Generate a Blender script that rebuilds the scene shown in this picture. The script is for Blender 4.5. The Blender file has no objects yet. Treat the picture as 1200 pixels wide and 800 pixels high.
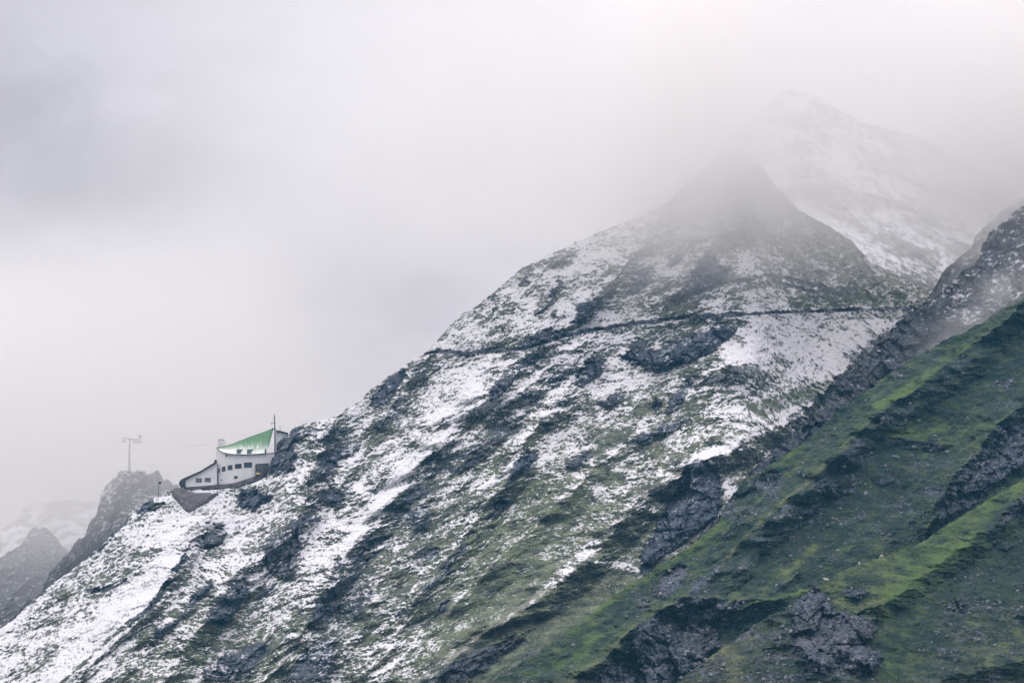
import bpy, bmesh, math, random
import numpy as np
from mathutils import Vector, Matrix

rad = math.radians
rng = np.random.RandomState(7)
random.seed(7)
SC = bpy.context.scene
COL = SC.collection

# ------------------------------------------------------------------ camera
HFOV, PITCH = rad(20.0), rad(14.0)
F = 600.0 / math.tan(HFOV / 2)
CT, ST = math.cos(PITCH), math.sin(PITCH)

def ray(u, v):
    a = (np.asarray(u, float) - 600.0) / F
    b = (400.0 - np.asarray(v, float)) / F
    return a, CT - b * ST, ST + b * CT

def at(u, v, Y):
    """world position of the point seen at photo pixel (u, v) lying Y metres away"""
    x, y, z = ray(u, v)
    k = np.asarray(Y, float) / y
    return np.stack(np.broadcast_arrays(x * k, y * k, z * k), -1)

def W(u, v, Y):
    return Vector(at(u, v, Y).tolist())

cam = bpy.data.cameras.new('camera')
cam.lens_unit = 'FOV'; cam.angle = HFOV
cam.clip_start, cam.clip_end = 1.0, 20000.0
co = bpy.data.objects.new('camera', cam); COL.objects.link(co)
co.location = (0, 0, 0); co.rotation_euler = (rad(90) + PITCH, 0, 0)
SC.camera = co

# ------------------------------------------------------------------ tagging
def tag(o, label=None, cat=None, group=None, kind=None):
    if label: o['label'] = label
    if cat: o['category'] = cat
    if group: o['group'] = group
    if kind: o['kind'] = kind
    return o

def empty(name, loc, label, cat, group=None):
    o = bpy.data.objects.new(name, None); COL.objects.link(o)
    o.location = loc; o.empty_display_size = 0.5
    return tag(o, label, cat, group)

def link(name, mesh, mat, parent=None):
    o = bpy.data.objects.new(name, mesh); COL.objects.link(o)
    if mat: mesh.materials.append(mat)
    if parent is not None:
        o.parent = parent
        o.matrix_parent_inverse = Matrix.Translation(parent.location).inverted()
    return o

# ------------------------------------------------------------------ noise
PERM = rng.permutation(256).astype(np.int32)
PERM = np.concatenate([PERM, PERM, PERM])
GRAD = rng.normal(size=(256, 3)); GRAD /= np.linalg.norm(GRAD, axis=1)[:, None]
GRAD = GRAD.astype(np.float32)

def perlin(x, y, z):
    x = np.asarray(x, np.float32); y = np.asarray(y, np.float32); z = np.asarray(z, np.float32)
    xi, yi, zi = np.floor(x), np.floor(y), np.floor(z)
    fx, fy, fz = x - xi, y - yi, z - zi
    X, Y_, Z = xi.astype(np.int32) & 255, yi.astype(np.int32) & 255, zi.astype(np.int32) & 255
    w = lambda t: t * t * t * (t * (t * 6 - 15) + 10)
    ux, uy, uz = w(fx), w(fy), w(fz)
    out = 0
    for i in (0, 1):
        wx = ux if i else 1 - ux
        px = PERM[X + i]
        for j in (0, 1):
            wy = uy if j else 1 - uy
            py = PERM[px + Y_ + j]
            for k in (0, 1):
                wz = uz if k else 1 - uz
                g = GRAD[PERM[py + Z + k]]
                out = out + wx * wy * wz * (g[..., 0] * (fx - i) + g[..., 1] * (fy - j) + g[..., 2] * (fz - k))
    return out * 1.6

def fbm(P, size, octv=3, gain=0.5, off=0.0, st=(1, 1, 1)):
    s, a, t = 0, 1.0, 0.0
    f = 1.0 / size
    for o in range(octv):
        q = 13.7 * o + off
        s = s + a * perlin(P[..., 0] * f / st[0] + q, P[..., 1] * f / st[1] + q * 1.3, P[..., 2] * f / st[2] - q)
        t += a * a; a *= gain; f *= 2.03
    return s / math.sqrt(t)

def ridged(P, size, octv=4, gain=0.5, off=0.0, st=(1, 1, 1)):
    s, a, t = 0, 1.0, 0.0
    f = 1.0 / size
    for o in range(octv):
        q = 7.9 * o + off
        n = 1 - np.abs(perlin(P[..., 0] * f / st[0] + q, P[..., 1] * f / st[1] - q, P[..., 2] * f / st[2] + q * .7)) * 1.6
        s = s + a * n; t += a; a *= gain; f *= 2.1
    return s / t

def facet(P, size, mask, seed=0, st=(1, 4, 1.7), tilt=1.0, crack=.35):
    """angular blocks: every cell has its own step and its own tilted face, with a crack round it"""
    out = np.zeros(P.shape[:-1]); Q = P[mask] / (size * np.array(st))
    c = np.floor(Q).astype(np.int64); f1 = np.full(len(Q), 9.0); f2 = np.full(len(Q), 9.0); h = np.zeros(len(Q))
    for i in (-1, 0, 1):
        for j in (-1, 0, 1):
            for k in (-1, 0, 1):
                n = c + (i, j, k)
                a = PERM[(PERM[(PERM[(n[:, 0] + seed) & 255] + n[:, 1]) & 255] + n[:, 2]) & 255]
                r = [PERM[(a + 37 * t) & 255] / 255.0 for t in range(6)]
                dx = Q - (n + np.stack(r[:3], -1) * .9)
                e = np.sqrt((dx * dx).sum(-1))
                near = e < f1
                f2 = np.where(near, f1, np.minimum(f2, e)); f1 = np.where(near, e, f1)
                hh = (r[3] - .5) + tilt * ((r[4] - .5) * 2 * dx[:, 0] + (r[5] - .75) * 2 * dx[:, 2])
                h = np.where(near, hh, h)
    out[mask] = h - crack * np.clip(1 - (f2 - f1) / .12, 0, 1)
    return out

def crags(PB, R):
    m = R > .28
    return facet(PB, 8.0, m, 3, tilt=1.2) * 5.0 + facet(PB, 3.4, m, 50, tilt=1.1) * 2.0 + facet(PB, 1.4, m, 90, tilt=.8, crack=.25) * .5

def cdf(n):
    """noise with about unit variance/3 to an even 0..1 spread"""
    n = (n - n.mean()) / (n.std() + 1e-6)
    return 0.5 * (1 + np.tanh(0.8 * n))

def sstep(a, b, x):
    t = np.clip((x - a) / (b - a), 0, 1)
    return t * t * (3 - 2 * t)

# ------------------------------------------------------------------ drawing fields
def interp(pts, u):
    p = np.array(sorted(pts), float)
    return np.interp(u, p[:, 0], p[:, 1])

def line_field(U, V, pts, reach):
    """signed distance to a polyline (positive on the lower right), inf outside reach"""
    p = np.array(pts, float)
    D = np.full(U.shape, 1e6); S = np.zeros(U.shape)
    m = (U > p[:, 0].min() - reach) & (U < p[:, 0].max() + reach) & (V > p[:, 1].min() - reach) & (V < p[:, 1].max() + reach)
    u, v = U[m], V[m]
    d = np.full(u.shape, 1e6); s = np.zeros(u.shape)
    for (x0, y0), (x1, y1) in zip(p[:-1], p[1:]):
        if x1 < x0: x0, y0, x1, y1 = x1, y1, x0, y0
        dx, dy = x1 - x0, y1 - y0
        t = np.clip(((u - x0) * dx + (v - y0) * dy) / (dx * dx + dy * dy + 1e-9), 0, 1)
        e = np.hypot(u - x0 - t * dx, v - y0 - t * dy)
        c = dx * (v - y0) - dy * (u - x0)
        n = e < d
        d = np.where(n, e, d); s = np.where(n, np.sign(c), s)
    D[m] = d; S[m] = s
    return D, S

def poly_field(U, V, pts, reach=12):
    """signed distance to a polygon, negative inside"""
    p = np.array(pts, float)
    out = np.full(U.shape, 1e6)
    m = (U > p[:, 0].min() - reach) & (U < p[:, 0].max() + reach) & (V > p[:, 1].min() - reach) & (V < p[:, 1].max() + reach)
    if not m.any(): return out
    u, v = U[m], V[m]
    d = np.full(u.shape, 1e6); ins = np.zeros(u.shape, bool)
    q = np.roll(p, -1, 0)
    for (x0, y0), (x1, y1) in zip(p, q):
        dx, dy = x1 - x0, y1 - y0
        t = np.clip(((u - x0) * dx + (v - y0) * dy) / (dx * dx + dy * dy + 1e-9), 0, 1)
        d = np.minimum(d, np.hypot(u - x0 - t * dx, v - y0 - t * dy))
        if y0 != y1:
            c = ((y0 > v) != (y1 > v)) & (u < (x1 - x0) * (v - y0) / (y1 - y0) + x0)
            ins ^= c
    out[m] = np.where(ins, -d, d)
    return out

def shepard(U, V, pts, sig, default, dw=0.02):
    num = np.full(U.shape, default * dw); den = np.full(U.shape, dw)
    for (a, b, s) in pts:
        w = np.exp(-((U - a) ** 2 + (V - b) ** 2) / (2 * sig * sig))
        num += w * s; den += w
    return num / den

# ------------------------------------------------------------------ materials
def nodes(name):
    m = bpy.data.materials.new(name); m.use_nodes = True
    nt = m.node_tree; nt.nodes.clear()
    out = nt.nodes.new('ShaderNodeOutputMaterial')
    return m, nt, out

class G:
    """short hand for building node graphs"""
    def __init__(s, nt): s.nt = nt
    def n(s, t, **kw):
        x = s.nt.nodes.new(t)
        for k, v in kw.items(): setattr(x, k, v)
        return x
    def l(s, a, b): s.nt.links.new(a, b)
    def put(s, sock, v):
        if hasattr(v, 'is_linked') or isinstance(v, bpy.types.NodeSocket): s.l(v, sock)
        else: sock.default_value = v
    def math(s, op, a, b=0.0, c=None, clamp=False):
        x = s.n('ShaderNodeMath', operation=op, use_clamp=clamp)
        s.put(x.inputs[0], a); s.put(x.inputs[1], b)
        if c is not None: s.put(x.inputs[2], c)
        return x.outputs[0]
    def step(s, x, a, b):
        r = s.n('ShaderNodeMapRange', interpolation_type='SMOOTHSTEP')
        s.put(r.inputs['Value'], x); s.put(r.inputs['From Min'], a); s.put(r.inputs['From Max'], b)
        return r.outputs['Result']
    def mix(s, f, a, b):
        x = s.n('ShaderNodeMix', data_type='RGBA')
        s.put(x.inputs[0], f); s.put(x.inputs[6], a); s.put(x.inputs[7], b)
        return x.outputs[2]
    def noise(s, vec, scale, detail=3, rough=0.55, dist=0.0):
        x = s.n('ShaderNodeTexNoise')
        if vec is not None: s.l(vec, x.inputs['Vector'])
        x.inputs['Scale'].default_value = scale; x.inputs['Detail'].default_value = detail
        x.inputs['Roughness'].default_value = rough; x.inputs['Distortion'].default_value = dist
        return x.outputs['Fac']
    def scaled(s, vec, sc, rot=(0, 0, 0)):
        x = s.n('ShaderNodeMapping'); s.l(vec, x.inputs['Vector'])
        x.inputs['Scale'].default_value = sc; x.inputs['Rotation'].default_value = rot
        return x.outputs['Vector']

def c4(r, g, b): return (r, g, b, 1.0)

def terrain_material(name, grass_a, grass_b, lush, straw, rock_a, rock_b, snow=c4(.73, .735, .76), sharp=.20):
    m, nt, out = nodes(name); g = G(nt)
    tc = g.n('ShaderNodeNewGeometry').outputs['Position']
    at_ = g.n('ShaderNodeAttribute', attribute_name='cover')
    sep = g.n('ShaderNodeSeparateColor'); g.l(at_.outputs['Color'], sep.inputs['Color'])
    S, R, L = sep.outputs[0], sep.outputs[1], sep.outputs[2]
    T = at_.outputs['Alpha']
    fine = g.noise(tc, 1.1, 4, .62)
    mid = g.noise(tc, .22, 4, .6)
    big = g.noise(tc, .035, 3, .5)
    vert = g.noise(g.scaled(tc, (1, .35, .45)), 1.1, 5, .7)
    # grass
    tuft = g.noise(g.scaled(tc, (.6, .6, 1.0), (0, rad(-22), 0)), 2.3, 4, .8)
    gf = g.step(g.math('ADD', g.math('MULTIPLY', mid, .38), g.math('MULTIPLY', tuft, .62)), .41, .60)
    grass = g.mix(gf, grass_a, grass_b)
    lf = g.step(g.math('ADD', L, g.math('ADD', g.math('MULTIPLY', g.math('SUBTRACT', mid, .5), 1.8), g.math('MULTIPLY', g.math('SUBTRACT', fine, .5), .8))), .15, 1.05)
    grass = g.mix(lf, grass, lush)
    tf = g.step(g.math('ADD', T, g.math('ADD', g.math('MULTIPLY', g.math('SUBTRACT', fine, .5), 1.2), g.math('MULTIPLY', g.math('SUBTRACT', mid, .5), 1.4))), .2, 1.1)
    grass = g.mix(tf, grass, straw)
    # rock
    rf = g.step(vert, .40, .72)
    rock = g.mix(rf, rock_a, rock_b)
    rock = g.mix(g.step(big, .45, .75), rock, g.mix(.5, rock, c4(.11, .10, .09)))
    rm = g.step(g.math('ADD', R, g.math('ADD', g.math('MULTIPLY', g.math('SUBTRACT', fine, .5), 1.2), g.math('MULTIPLY', g.math('SUBTRACT', mid, .5), 1.0))), .38, .58)
    col = g.mix(rm, grass, rock)
    spk = g.math('ADD', .6, g.math('MULTIPLY', g.step(g.noise(tc, .12, 3, .6), .36, .64), 1.7))
    sm = g.step(g.math('ADD', S, g.math('ADD', g.math('MULTIPLY', g.math('SUBTRACT', fine, .5), 1.0), g.math('MULTIPLY', g.math('SUBTRACT', tuft, .5), spk))), .5 - sharp, .5 + sharp * 1.6)
    col = g.mix(sm, col, snow)
    b = g.n('ShaderNodeBsdfPrincipled')
    g.l(col, b.inputs['Base Color']); b.inputs['Roughness'].default_value = .9
    b.inputs['Specular IOR Level'].default_value = .15
    bump = g.n('ShaderNodeBump'); bump.inputs['Strength'].default_value = .9; bump.inputs['Distance'].default_value = .4
    g.l(g.math('ADD', g.math('MULTIPLY', tuft, g.math('SUBTRACT', 1.0, rm)), g.math('MULTIPLY', vert, .45)), bump.inputs['Height']); g.l(bump.outputs[0], b.inputs['Normal'])
    g.l(b.outputs[0], out.inputs['Surface'])
    return m

def simple(name, col, rough=.7, var=.15, scale=3.0, metal=0.0, stretch=(1, 1, 1), bump=0.0):
    m, nt, out = nodes(name); g = G(nt)
    tc = g.n('ShaderNodeNewGeometry').outputs['Position']
    n = g.noise(g.scaled(tc, stretch), scale, 4, .6)
    lo = tuple(c * (1 - var) for c in col[:3]) + (1,); hi = tuple(min(1, c * (1 + var)) for c in col[:3]) + (1,)
    b = g.n('ShaderNodeBsdfPrincipled')
    g.l(g.mix(g.step(n, .3, .7), lo, hi), b.inputs['Base Color'])
    b.inputs['Roughness'].default_value = rough; b.inputs['Metallic'].default_value = metal
    if bump:
        bp = g.n('ShaderNodeBump'); bp.inputs['Strength'].default_value = bump; bp.inputs['Distance'].default_value = .1
        g.l(n, bp.inputs['Height']); g.l(bp.outputs[0], b.inputs['Normal'])
    g.l(b.outputs[0], out.inputs['Surface'])
    return m

ROCK_A, ROCK_B = c4(.024, .034, .052), c4(.12, .145, .185)
M_MAIN = terrain_material('snowy_slope', c4(.030, .042, .038), c4(.150, .165, .120), c4(.11, .15, .06), c4(.28, .28, .235), ROCK_A, ROCK_B)
M_GREEN = terrain_material('grassy_slope', c4(.009, .024, .024), c4(.042, .068, .038), c4(.078, .128, .036), c4(.16, .165, .085), c4(.022, .032, .048), c4(.15, .175, .215))
M_FAR = terrain_material('distant_slope', c4(.10, .095, .075), c4(.16, .145, .11), c4(.12, .13, .06), c4(.3, .27, .2), c4(.06, .058, .055), c4(.18, .17, .15), sharp=.2)
M_CRAG = terrain_material('crag_rock', c4(.05, .06, .05), c4(.11, .11, .08), c4(.12, .15, .05), c4(.25, .22, .16), c4(.022, .028, .042), c4(.12, .125, .14))

# ------------------------------------------------------------------ terrain sheets
def mesh_from_grid(verts, quads, attr, name):
    me = bpy.data.meshes.new(name)
    used = np.zeros(len(verts), bool); used[quads.ravel()] = True
    idx = np.cumsum(used) - 1
    v = verts[used].astype(np.float32); q = idx[quads].astype(np.int32)
    me.vertices.add(len(v)); me.vertices.foreach_set('co', v.ravel())
    me.loops.add(q.size); me.loops.foreach_set('vertex_index', q.ravel())
    me.polygons.add(len(q))
    me.polygons.foreach_set('loop_start', np.arange(0, q.size, 4, dtype=np.int32))
    me.update(calc_edges=True)
    a = me.attributes.new('cover', 'FLOAT_COLOR', 'POINT')
    a.data.foreach_set('color', attr[used].astype(np.float32).ravel())
    me.validate()
    me.polygons.foreach_set('use_smooth', [False] * len(me.polygons))
    return me

DY = np.array([2, 8, 25, 70, 160.]); DZ = np.array([.3, 4, 18, 60, 150.])

class Sheet:
    def __init__(s, crest, u0, u1, step, vbot, jag=1.2, jag_size=9.0, flat=None, knobs=0):
        s.u = np.arange(u0, u1 + step, step)
        s.vc = interp(crest, s.u)
        P1 = np.stack([s.u, s.u * 0, s.u * 0 + u0], -1)
        s.vc = s.vc + jag * fbm(P1, jag_size, 4, .6, 3.1)
        if knobs: s.vc = s.vc + 2.0 - knobs * np.abs(perlin(s.u / 13.0, s.u * 0 + 4.3, s.u * 0 + .4)) * 1.5 - knobs * .5 * np.abs(perlin(s.u / 6.0, s.u * 0 + 9.3, s.u * 0 + .7)) * 1.5
        s.vb = interp(vbot, s.u) if isinstance(vbot, list) else np.full(s.u.shape, float(vbot))
        k = np.exp(-.5 * (np.arange(-60, 61) / 22.0) ** 2); k /= k.sum()
        s.vs = np.convolve(np.pad(s.vc, 60, mode='reflect', reflect_type='odd'), k, mode='valid')
        v0 = s.vs + min(0, (s.vc - s.vs).min())
        n = int((s.vb - v0).max() / step) + 2
        s.U = np.repeat(s.u[:, None], n, 1)
        raw = v0[:, None] + np.arange(n)[None] * step
        s.V = np.maximum(raw, s.vc[:, None])
        s.first = np.minimum((raw <= s.vc[:, None]).sum(1), n - 2)          # first row below the crest
        s.keep = (s.V[:-1, :-1] < s.vb[:-1, None]) & ((np.arange(n - 1)[None] >= s.first[:-1, None] - 1) | (np.arange(n - 1)[None] >= s.first[1:, None] - 1))
        s.flat = flat
        s.d = np.zeros(s.U.shape)
    def base(s, Yf):
        s.Y = Yf(s.U, s.V, s.vs[:, None])
        s.P0 = at(s.U, s.V, s.Y)
        return s.P0
    def normals(s, P):
        du = np.gradient(P, axis=0); dv = np.gradient(P, axis=1)
        n = np.cross(du, dv)
        n /= np.linalg.norm(n, axis=-1)[..., None] + 1e-9
        n *= np.sign(n[..., 2:3] + 1e-9)
        return n
    def finish(s, name, P, attr, mat, split=()):
        """make the mesh objects: the sheet itself, and one mesh for each region of split [(name, mask)]"""
        nu, nv = s.U.shape
        J = np.maximum(np.arange(nv)[None], s.first[:, None] - 1)
        src = np.where(np.arange(nv)[None] < s.first[:, None], np.maximum(s.first[:, None], 0), J)
        P = np.take_along_axis(P, src[..., None].repeat(3, 2), 1); attr = np.take_along_axis(attr, src[..., None].repeat(4, 2), 1)
        back = [P]; battr = [attr]
        c = P[:, 0, :]
        rows = []
        for dy, dz in zip(DY, DZ):
            k = np.ones(nu) if s.flat is None else s.flat(s.u, dy)
            rows.append(np.stack([c[:, 0], c[:, 1] + dy, c[:, 2] - dz * k], -1))
        B = np.stack(rows[::-1], 1)
        allP = np.concatenate([B, P], 1); nb = len(DY)
        allA = np.concatenate([np.repeat(attr[:, :1], nb, 1), attr], 1)
        keep = np.concatenate([np.ones((nu - 1, nb), bool), s.keep], 1)
        I = np.arange(nu * (nv + nb)).reshape(nu, nv + nb)
        q = np.stack([I[:-1, :-1], I[:-1, 1:], I[1:, 1:], I[1:, :-1]], -1)
        reg = np.zeros(keep.shape, int)
        for i, (nm, mask) in enumerate(split):
            reg[:, nb:][mask[:-1, :-1]] = i + 1
        V = allP.reshape(-1, 3); A = allA.reshape(-1, 4)
        objs = []
        for i, nm in enumerate([name] + [x[0] for x in split]):
            f = q[keep & (reg == i)]
            if len(f) == 0: objs.append(None); continue
            objs.append(link(nm, mesh_from_grid(V, f, A, nm), mat))
        return objs

def paint(field, mask, val):
    return field * (1 - mask) + val * mask

# ================================================================== MAIN MOUNTAIN
CREST = [(-140, 830), (0, 737), (30, 712), (60, 685), (100, 655), (125, 632), (150, 605), (165, 592), (180, 583), (203, 573), (206, 570.5),
         (216, 571), (220, 573.6), (240, 574), (258, 573), (280, 570), (300, 564), (313, 557.5), (317, 542), (320, 526), (332, 511), (345, 500), (360, 495), (385, 490),
         (395, 487), (408, 478), (425, 468), (431, 458), (445, 449), (455, 440), (470, 431), (485, 421), (500, 412), (515, 395),
         (530, 378), (545, 365), (570, 350), (590, 332), (610, 315), (640, 300), (660, 290), (700, 272), (730, 261), (770, 243),
         (790, 229), (810, 210), (830, 192), (848, 180), (864, 175), (878, 180), (893, 196), (912, 222), (937, 246), (970, 264), (1000, 283), (1020, 307),
         (1050, 322), (1085, 338), (1120, 352), (1200, 390)]
VBOT = [(-140, 860), (560, 860), (640, 835), (760, 745), (860, 690), (1000, 560), (1100, 480), (1200, 470)]
PATH = [(497, 416), (510, 413.5), (540, 415), (575, 414), (605, 411), (625, 407), (645, 400), (665, 394.5), (690, 389), (720, 384), (760, 378.5),
        (800, 374.5), (840, 371.5), (880, 369.5), (920, 367), (960, 366), (1000, 364.5), (1040, 363), (1075, 361)]

def main_Y(U, V, vc):
    Yc = np.interp(U, [-140, 0, 270, 850, 1200], [935, 960, 1000, 1110, 1150])
    h = V - vc
    return Yc - 0.54 * h

ms = Sheet(CREST, -140, 1200, 1.1, VBOT, jag=1.3, jag_size=11,
           flat=lambda u, dy: np.where((u > 196) & (u < 318), 0.06 if dy < 30 else .6, 1.0))
PB = ms.base(main_Y)
U, V = ms.U, ms.V
wu = 6.0 * fbm(PB, 7.0, 5, .65, 11.0); wv = 5.0 * fbm(PB, 6.0, 5, .65, 31.0)
Uw, Vw = U + wu, V + wv

SNOW_PTS = [(20,760,.82),(60,720,.72),(100,700,.66),(150,680,.72),(190,640,.8),(230,620,.85),(130,740,.9),(90,780,.85),(170,650,.62),(230,700,.55),
 (200,760,.40),(160,790,.5),(250,760,.36),(300,790,.34),(330,760,.28),(350,700,.5),(380,680,.58),(300,600,.72),(270,650,.7),(340,570,.62),(380,540,.55),
 (420,560,.62),(440,600,.8),(410,630,.8),(480,540,.85),(520,480,.8),(550,440,.82),(490,440,.45),(460,500,.55),(430,500,.45),(450,470,.3),(400,500,.6),
 (560,390,.66),(600,350,.58),(640,330,.55),(650,380,.7),(700,300,.7),(740,330,.42),(780,320,.42),(800,280,.55),(760,280,.6),(830,320,.2),(880,320,.85),
 (930,335,.7),(860,352,.75),(700,370,.72),(600,440,.45),(640,430,.55),(690,410,.55),(740,400,.8),(780,410,.22),(830,390,.22),(880,400,.85),(930,390,.94),
 (970,410,.72),(1000,390,.78),(1030,375,.78),(900,430,.85),(860,460,.75),(920,460,.42),(950,470,.3),(870,500,.68),(830,520,.6),(900,510,.28),(780,470,.32),
 (740,440,.75),(700,480,.36),(640,480,.72),(620,460,.6),(590,500,.3),(560,520,.25),(620,520,.58),(660,520,.58),(700,520,.48),(720,550,.42),(760,520,.42),
 (800,500,.3),(760,480,.42),(540,560,.36),(500,580,.36),(460,600,.2),(480,620,.3),(520,600,.48),(560,580,.62),(600,560,.36),(640,560,.42),(690,560,.46),
 (740,570,.45),(600,620,.26),(650,610,.26),(560,650,.36),(520,690,.42),(470,680,.46),(440,700,.46),(400,740,.32),(440,760,.42),(480,760,.42),(540,730,.3),
 (600,680,.2),(640,650,.3),(690,610,.42),(720,590,.45),(570,760,.10),(620,720,.06),(680,680,.10),(720,660,.3),(740,640,.22),(700,640,.16),(640,760,.02),
 (560,790,.06),(700,700,.04),(850,230,.10),(900,250,.08),(820,230,.25),(950,290,.08),(1000,310,.15),(1040,340,.12),(930,300,.10),(860,270,.14),(1060,350,.2)]
S = shepard(U, V, SNOW_PTS, 26, .45, 1e-4)
L = shepard(U, V, [(200,770,.5),(150,720,.15),(260,790,.35),(330,740,.3),(560,700,.5),(640,640,.45),(700,640,.5),(620,700,.55),(720,690,.4),(560,780,.5),(860,540,.5),(900,470,.4),
                   (500,450,.1),(700,330,0),(900,400,0),(400,500,0),(450,640,.15),(850,250,.15),(1040,345,.3),(240,620,0),(760,520,.3)], 55, .1, 1e-3)
T = shepard(U, V, [(640,690,.5),(700,620,.45),(560,760,.5),(500,790,.5),(760,560,.4),(560,600,.25),(600,470,.4),(650,350,.35),(560,390,.4),(700,290,.35),(400,600,.2),(200,700,.1),
                   (850,250,.9),(950,290,.9),(1030,335,.8),(900,400,.1),(300,560,.05),(150,650,.05),(420,760,.2)], 55, .15, 1e-3)
R = np.full(U.shape, .06)
d = np.zeros(U.shape)

# ribs that run down the face: (line, height in metres, reach of the upper-left flank, reach of the lower-right flank)
RIBS = [
 ([(640,398),(600,440),(570,470),(540,500),(508,532),(470,570),(440,602),(405,648),(385,695),(350,745),(310,800)], 9, 55, 26),
 ([(720,330),(690,365),(668,390)], 5, 40, 14),
 ([(690,395),(650,425),(610,460),(575,495),(545,540),(500,590),(465,650),(430,710),(380,760),(345,810)], 5, 18, 30),
 ([(665,470),(640,490),(612,528),(590,565),(560,610),(520,660),(480,720),(430,790)], 6, 26, 24),
 ([(880,420),(820,440),(790,480),(740,520),(690,560),(640,610),(590,650),(540,700),(480,760),(440,800)], 6, 30, 40),
 ([(870,516),(800,548),(750,590),(690,650),(640,690),(590,730),(540,765),(490,800)], 9, 50, 30),
 ([(990,434),(960,464),(930,490),(890,512)], 6, 40, 20),
 ([(1066,366),(1040,384),(1015,412),(990,436)], 6, 50, 16),
 ([(395,487),(375,520),(365,560),(350,600),(310,645),(270,690),(230,740),(180,800)], 6, 40, 24),
 ([(218,648),(200,680),(170,720),(130,760),(90,800)], 5, 60, 18),
 ([(245,680),(215,715),(190,738),(150,770),(110,805)], 4, 24, 20),
 ([(500,412),(470,450),(450,490),(430,530),(400,570)], 5, 26, 22),
 ([(800,215),(760,270),(725,325)], 5, 40, 30),
 ([(880,192),(850,260),(826,300),(800,345)], 6, 40, 40),
]
bend_u = 11 * fbm(PB, 38, 3, .6, 61.0); bend_v = 7 * fbm(PB, 34, 3, .6, 71.0); swell = np.clip(.85 + .8 * fbm(PB, 30, 3, .6, 81.0), .25, 1.5)
for pts, A, wl, wr in RIBS:
    D, sg = line_field(Uw + bend_u, Vw + bend_v, pts, 80)
    up = np.clip(1 - D / wl, 0, 1) ** 1.3; lo = np.clip(1 - D / wr, 0, 1)
    A = A * 2.1 * swell; d = np.maximum(d, A * np.where(sg < 0, up, lo)) * .7 + .3 * (d + A * np.where(sg < 0, up, lo))

# bare flanks, snow chutes and pale crest lines: (line, half width, snow, rock, lush, straw)
STROKES = [
 ([(565,432),(545,470),(520,505),(480,545),(455,580),(430,612),(410,642),(396,655)], 11, .93, .02, 0, 0),
 ([(690,396),(652,420),(600,466),(560,503),(520,535)], 3, .72, .02, .1, .6),
 ([(585,505),(555,530),(520,552),(490,575),(462,605),(440,630),(420,665),(395,700),(372,730)], 12, .10, .55, .1, .05),
 ([(575,500),(600,498)], 14, .12, .5, .1, 0),
 ([(612,528),(590,556),(560,575)], 4, .85, 0, 0, 0),
 ([(658,475),(640,490)], 4, .9, 0, 0, 0),
 ([(880,510),(850,522),(815,538)], 5, .93, 0, 0, 0),
 ([(815,540),(790,560),(765,578)], 3, .85, 0, 0, 0),
 ([(800,545),(750,588),(690,645),(640,690)], 7, .52, 0, .2, .6),
 ([(640,690),(590,728),(540,762),(490,800)], 5, .24, .08, .3, .8),
 ([(988,434),(962,462),(932,488),(915,498)], 2.5, .9, 0, 0, 0),
 ([(978,440),(955,458)], 2, .8, 0, 0, 0),
 ([(985,438),(960,462),(935,484)], 1.2, .2, .3, .4, 0),
 ([(1064,368),(1040,386),(1018,408)], 4, .9, 0, 0, 0),
 ([(975,450),(930,466),(890,480)], 9, .15, .3, .5, 0),
 ([(700,660),(725,662),(745,668)], 4, .75, 0, .3, 0),
 ([(195,655),(170,690),(140,722),(105,755),(60,800)], 15, .98, 0, 0, 0),
 ([(216,652),(200,678),(175,712),(150,731)], 3.5, .08, .7, 0, 0),
 ([(246,684),(222,708),(200,732),(182,742)], 4.5, .1, .65, .1, 0),
 ([(148,731),(120,756),(85,788),(60,812)], 2, .25, .4, .1, .2),
 ([(105,692),(122,690),(146,680)], 3, .1, .7, 0, 0),
 ([(100,655),(125,633),(150,607),(178,586)], 3, .2, .75, 0, 0),
 ([(150,612),(175,597),(190,592)], 4, .25, .6, 0, 0),
 ([(520,395),(545,368),(590,335),(640,302)], 4, .5, .1, .1, .5),
 ([(218,574),(245,573.5),(268,572)], 2.2, .97, 0, 0, 0),
 ([(860,330),(900,322),(940,330),(975,340),(1000,338)], 2.6, -.1, .5, .1, 0),
 ([(900,328),(945,340),(990,345),(1010,340)], 2.4, -.1, .5, .1, 0),
 ([(850,345),(880,335),(915,328)], 3, .15, .3, .2, 0),
 ([(930,355),(985,352),(1060,352)], 8, .18, .1, .45, .2),
 ([(430,690),(400,730),(375,770),(345,800)], 10, .12, .55, .1, 0),
 ([(545,640),(515,672),(485,708)], 5, .1, .55, .1, 0),
 ([(760,468),(735,500),(700,530)], 8, .2, .2, .3, .2),
 ([(610,760),(570,770),(530,790),(500,808)], 14, .03, .62, .1, .1),
 ([(700,735),(650,765),(600,790)], 16, .02, .5, .4, 0),
 ([(400,505),(375,545),(355,575)], 6, .2, .5, .05, 0),
 ([(500,425),(480,455),(458,485)], 7, .25, .5, 0, .2),
]
patch = fbm(PB, 9, 4, .65, 83.0)
for pts, w, s_, r_, l_, t_ in STROKES:
    D, sg = line_field(U + wu * min(1, w / 8), V + wv * min(1, w / 8), pts, w * 2 + 14)
    m = 1 - sstep(w * .6, w * 1.35, D)
    if r_ > .3: m = m * np.clip(.75 + 1.1 * patch, 0, 1)
    S = paint(S, m, s_); R = paint(R, m, r_); L = paint(L, m, l_); T = paint(T, m, t_)

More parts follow.
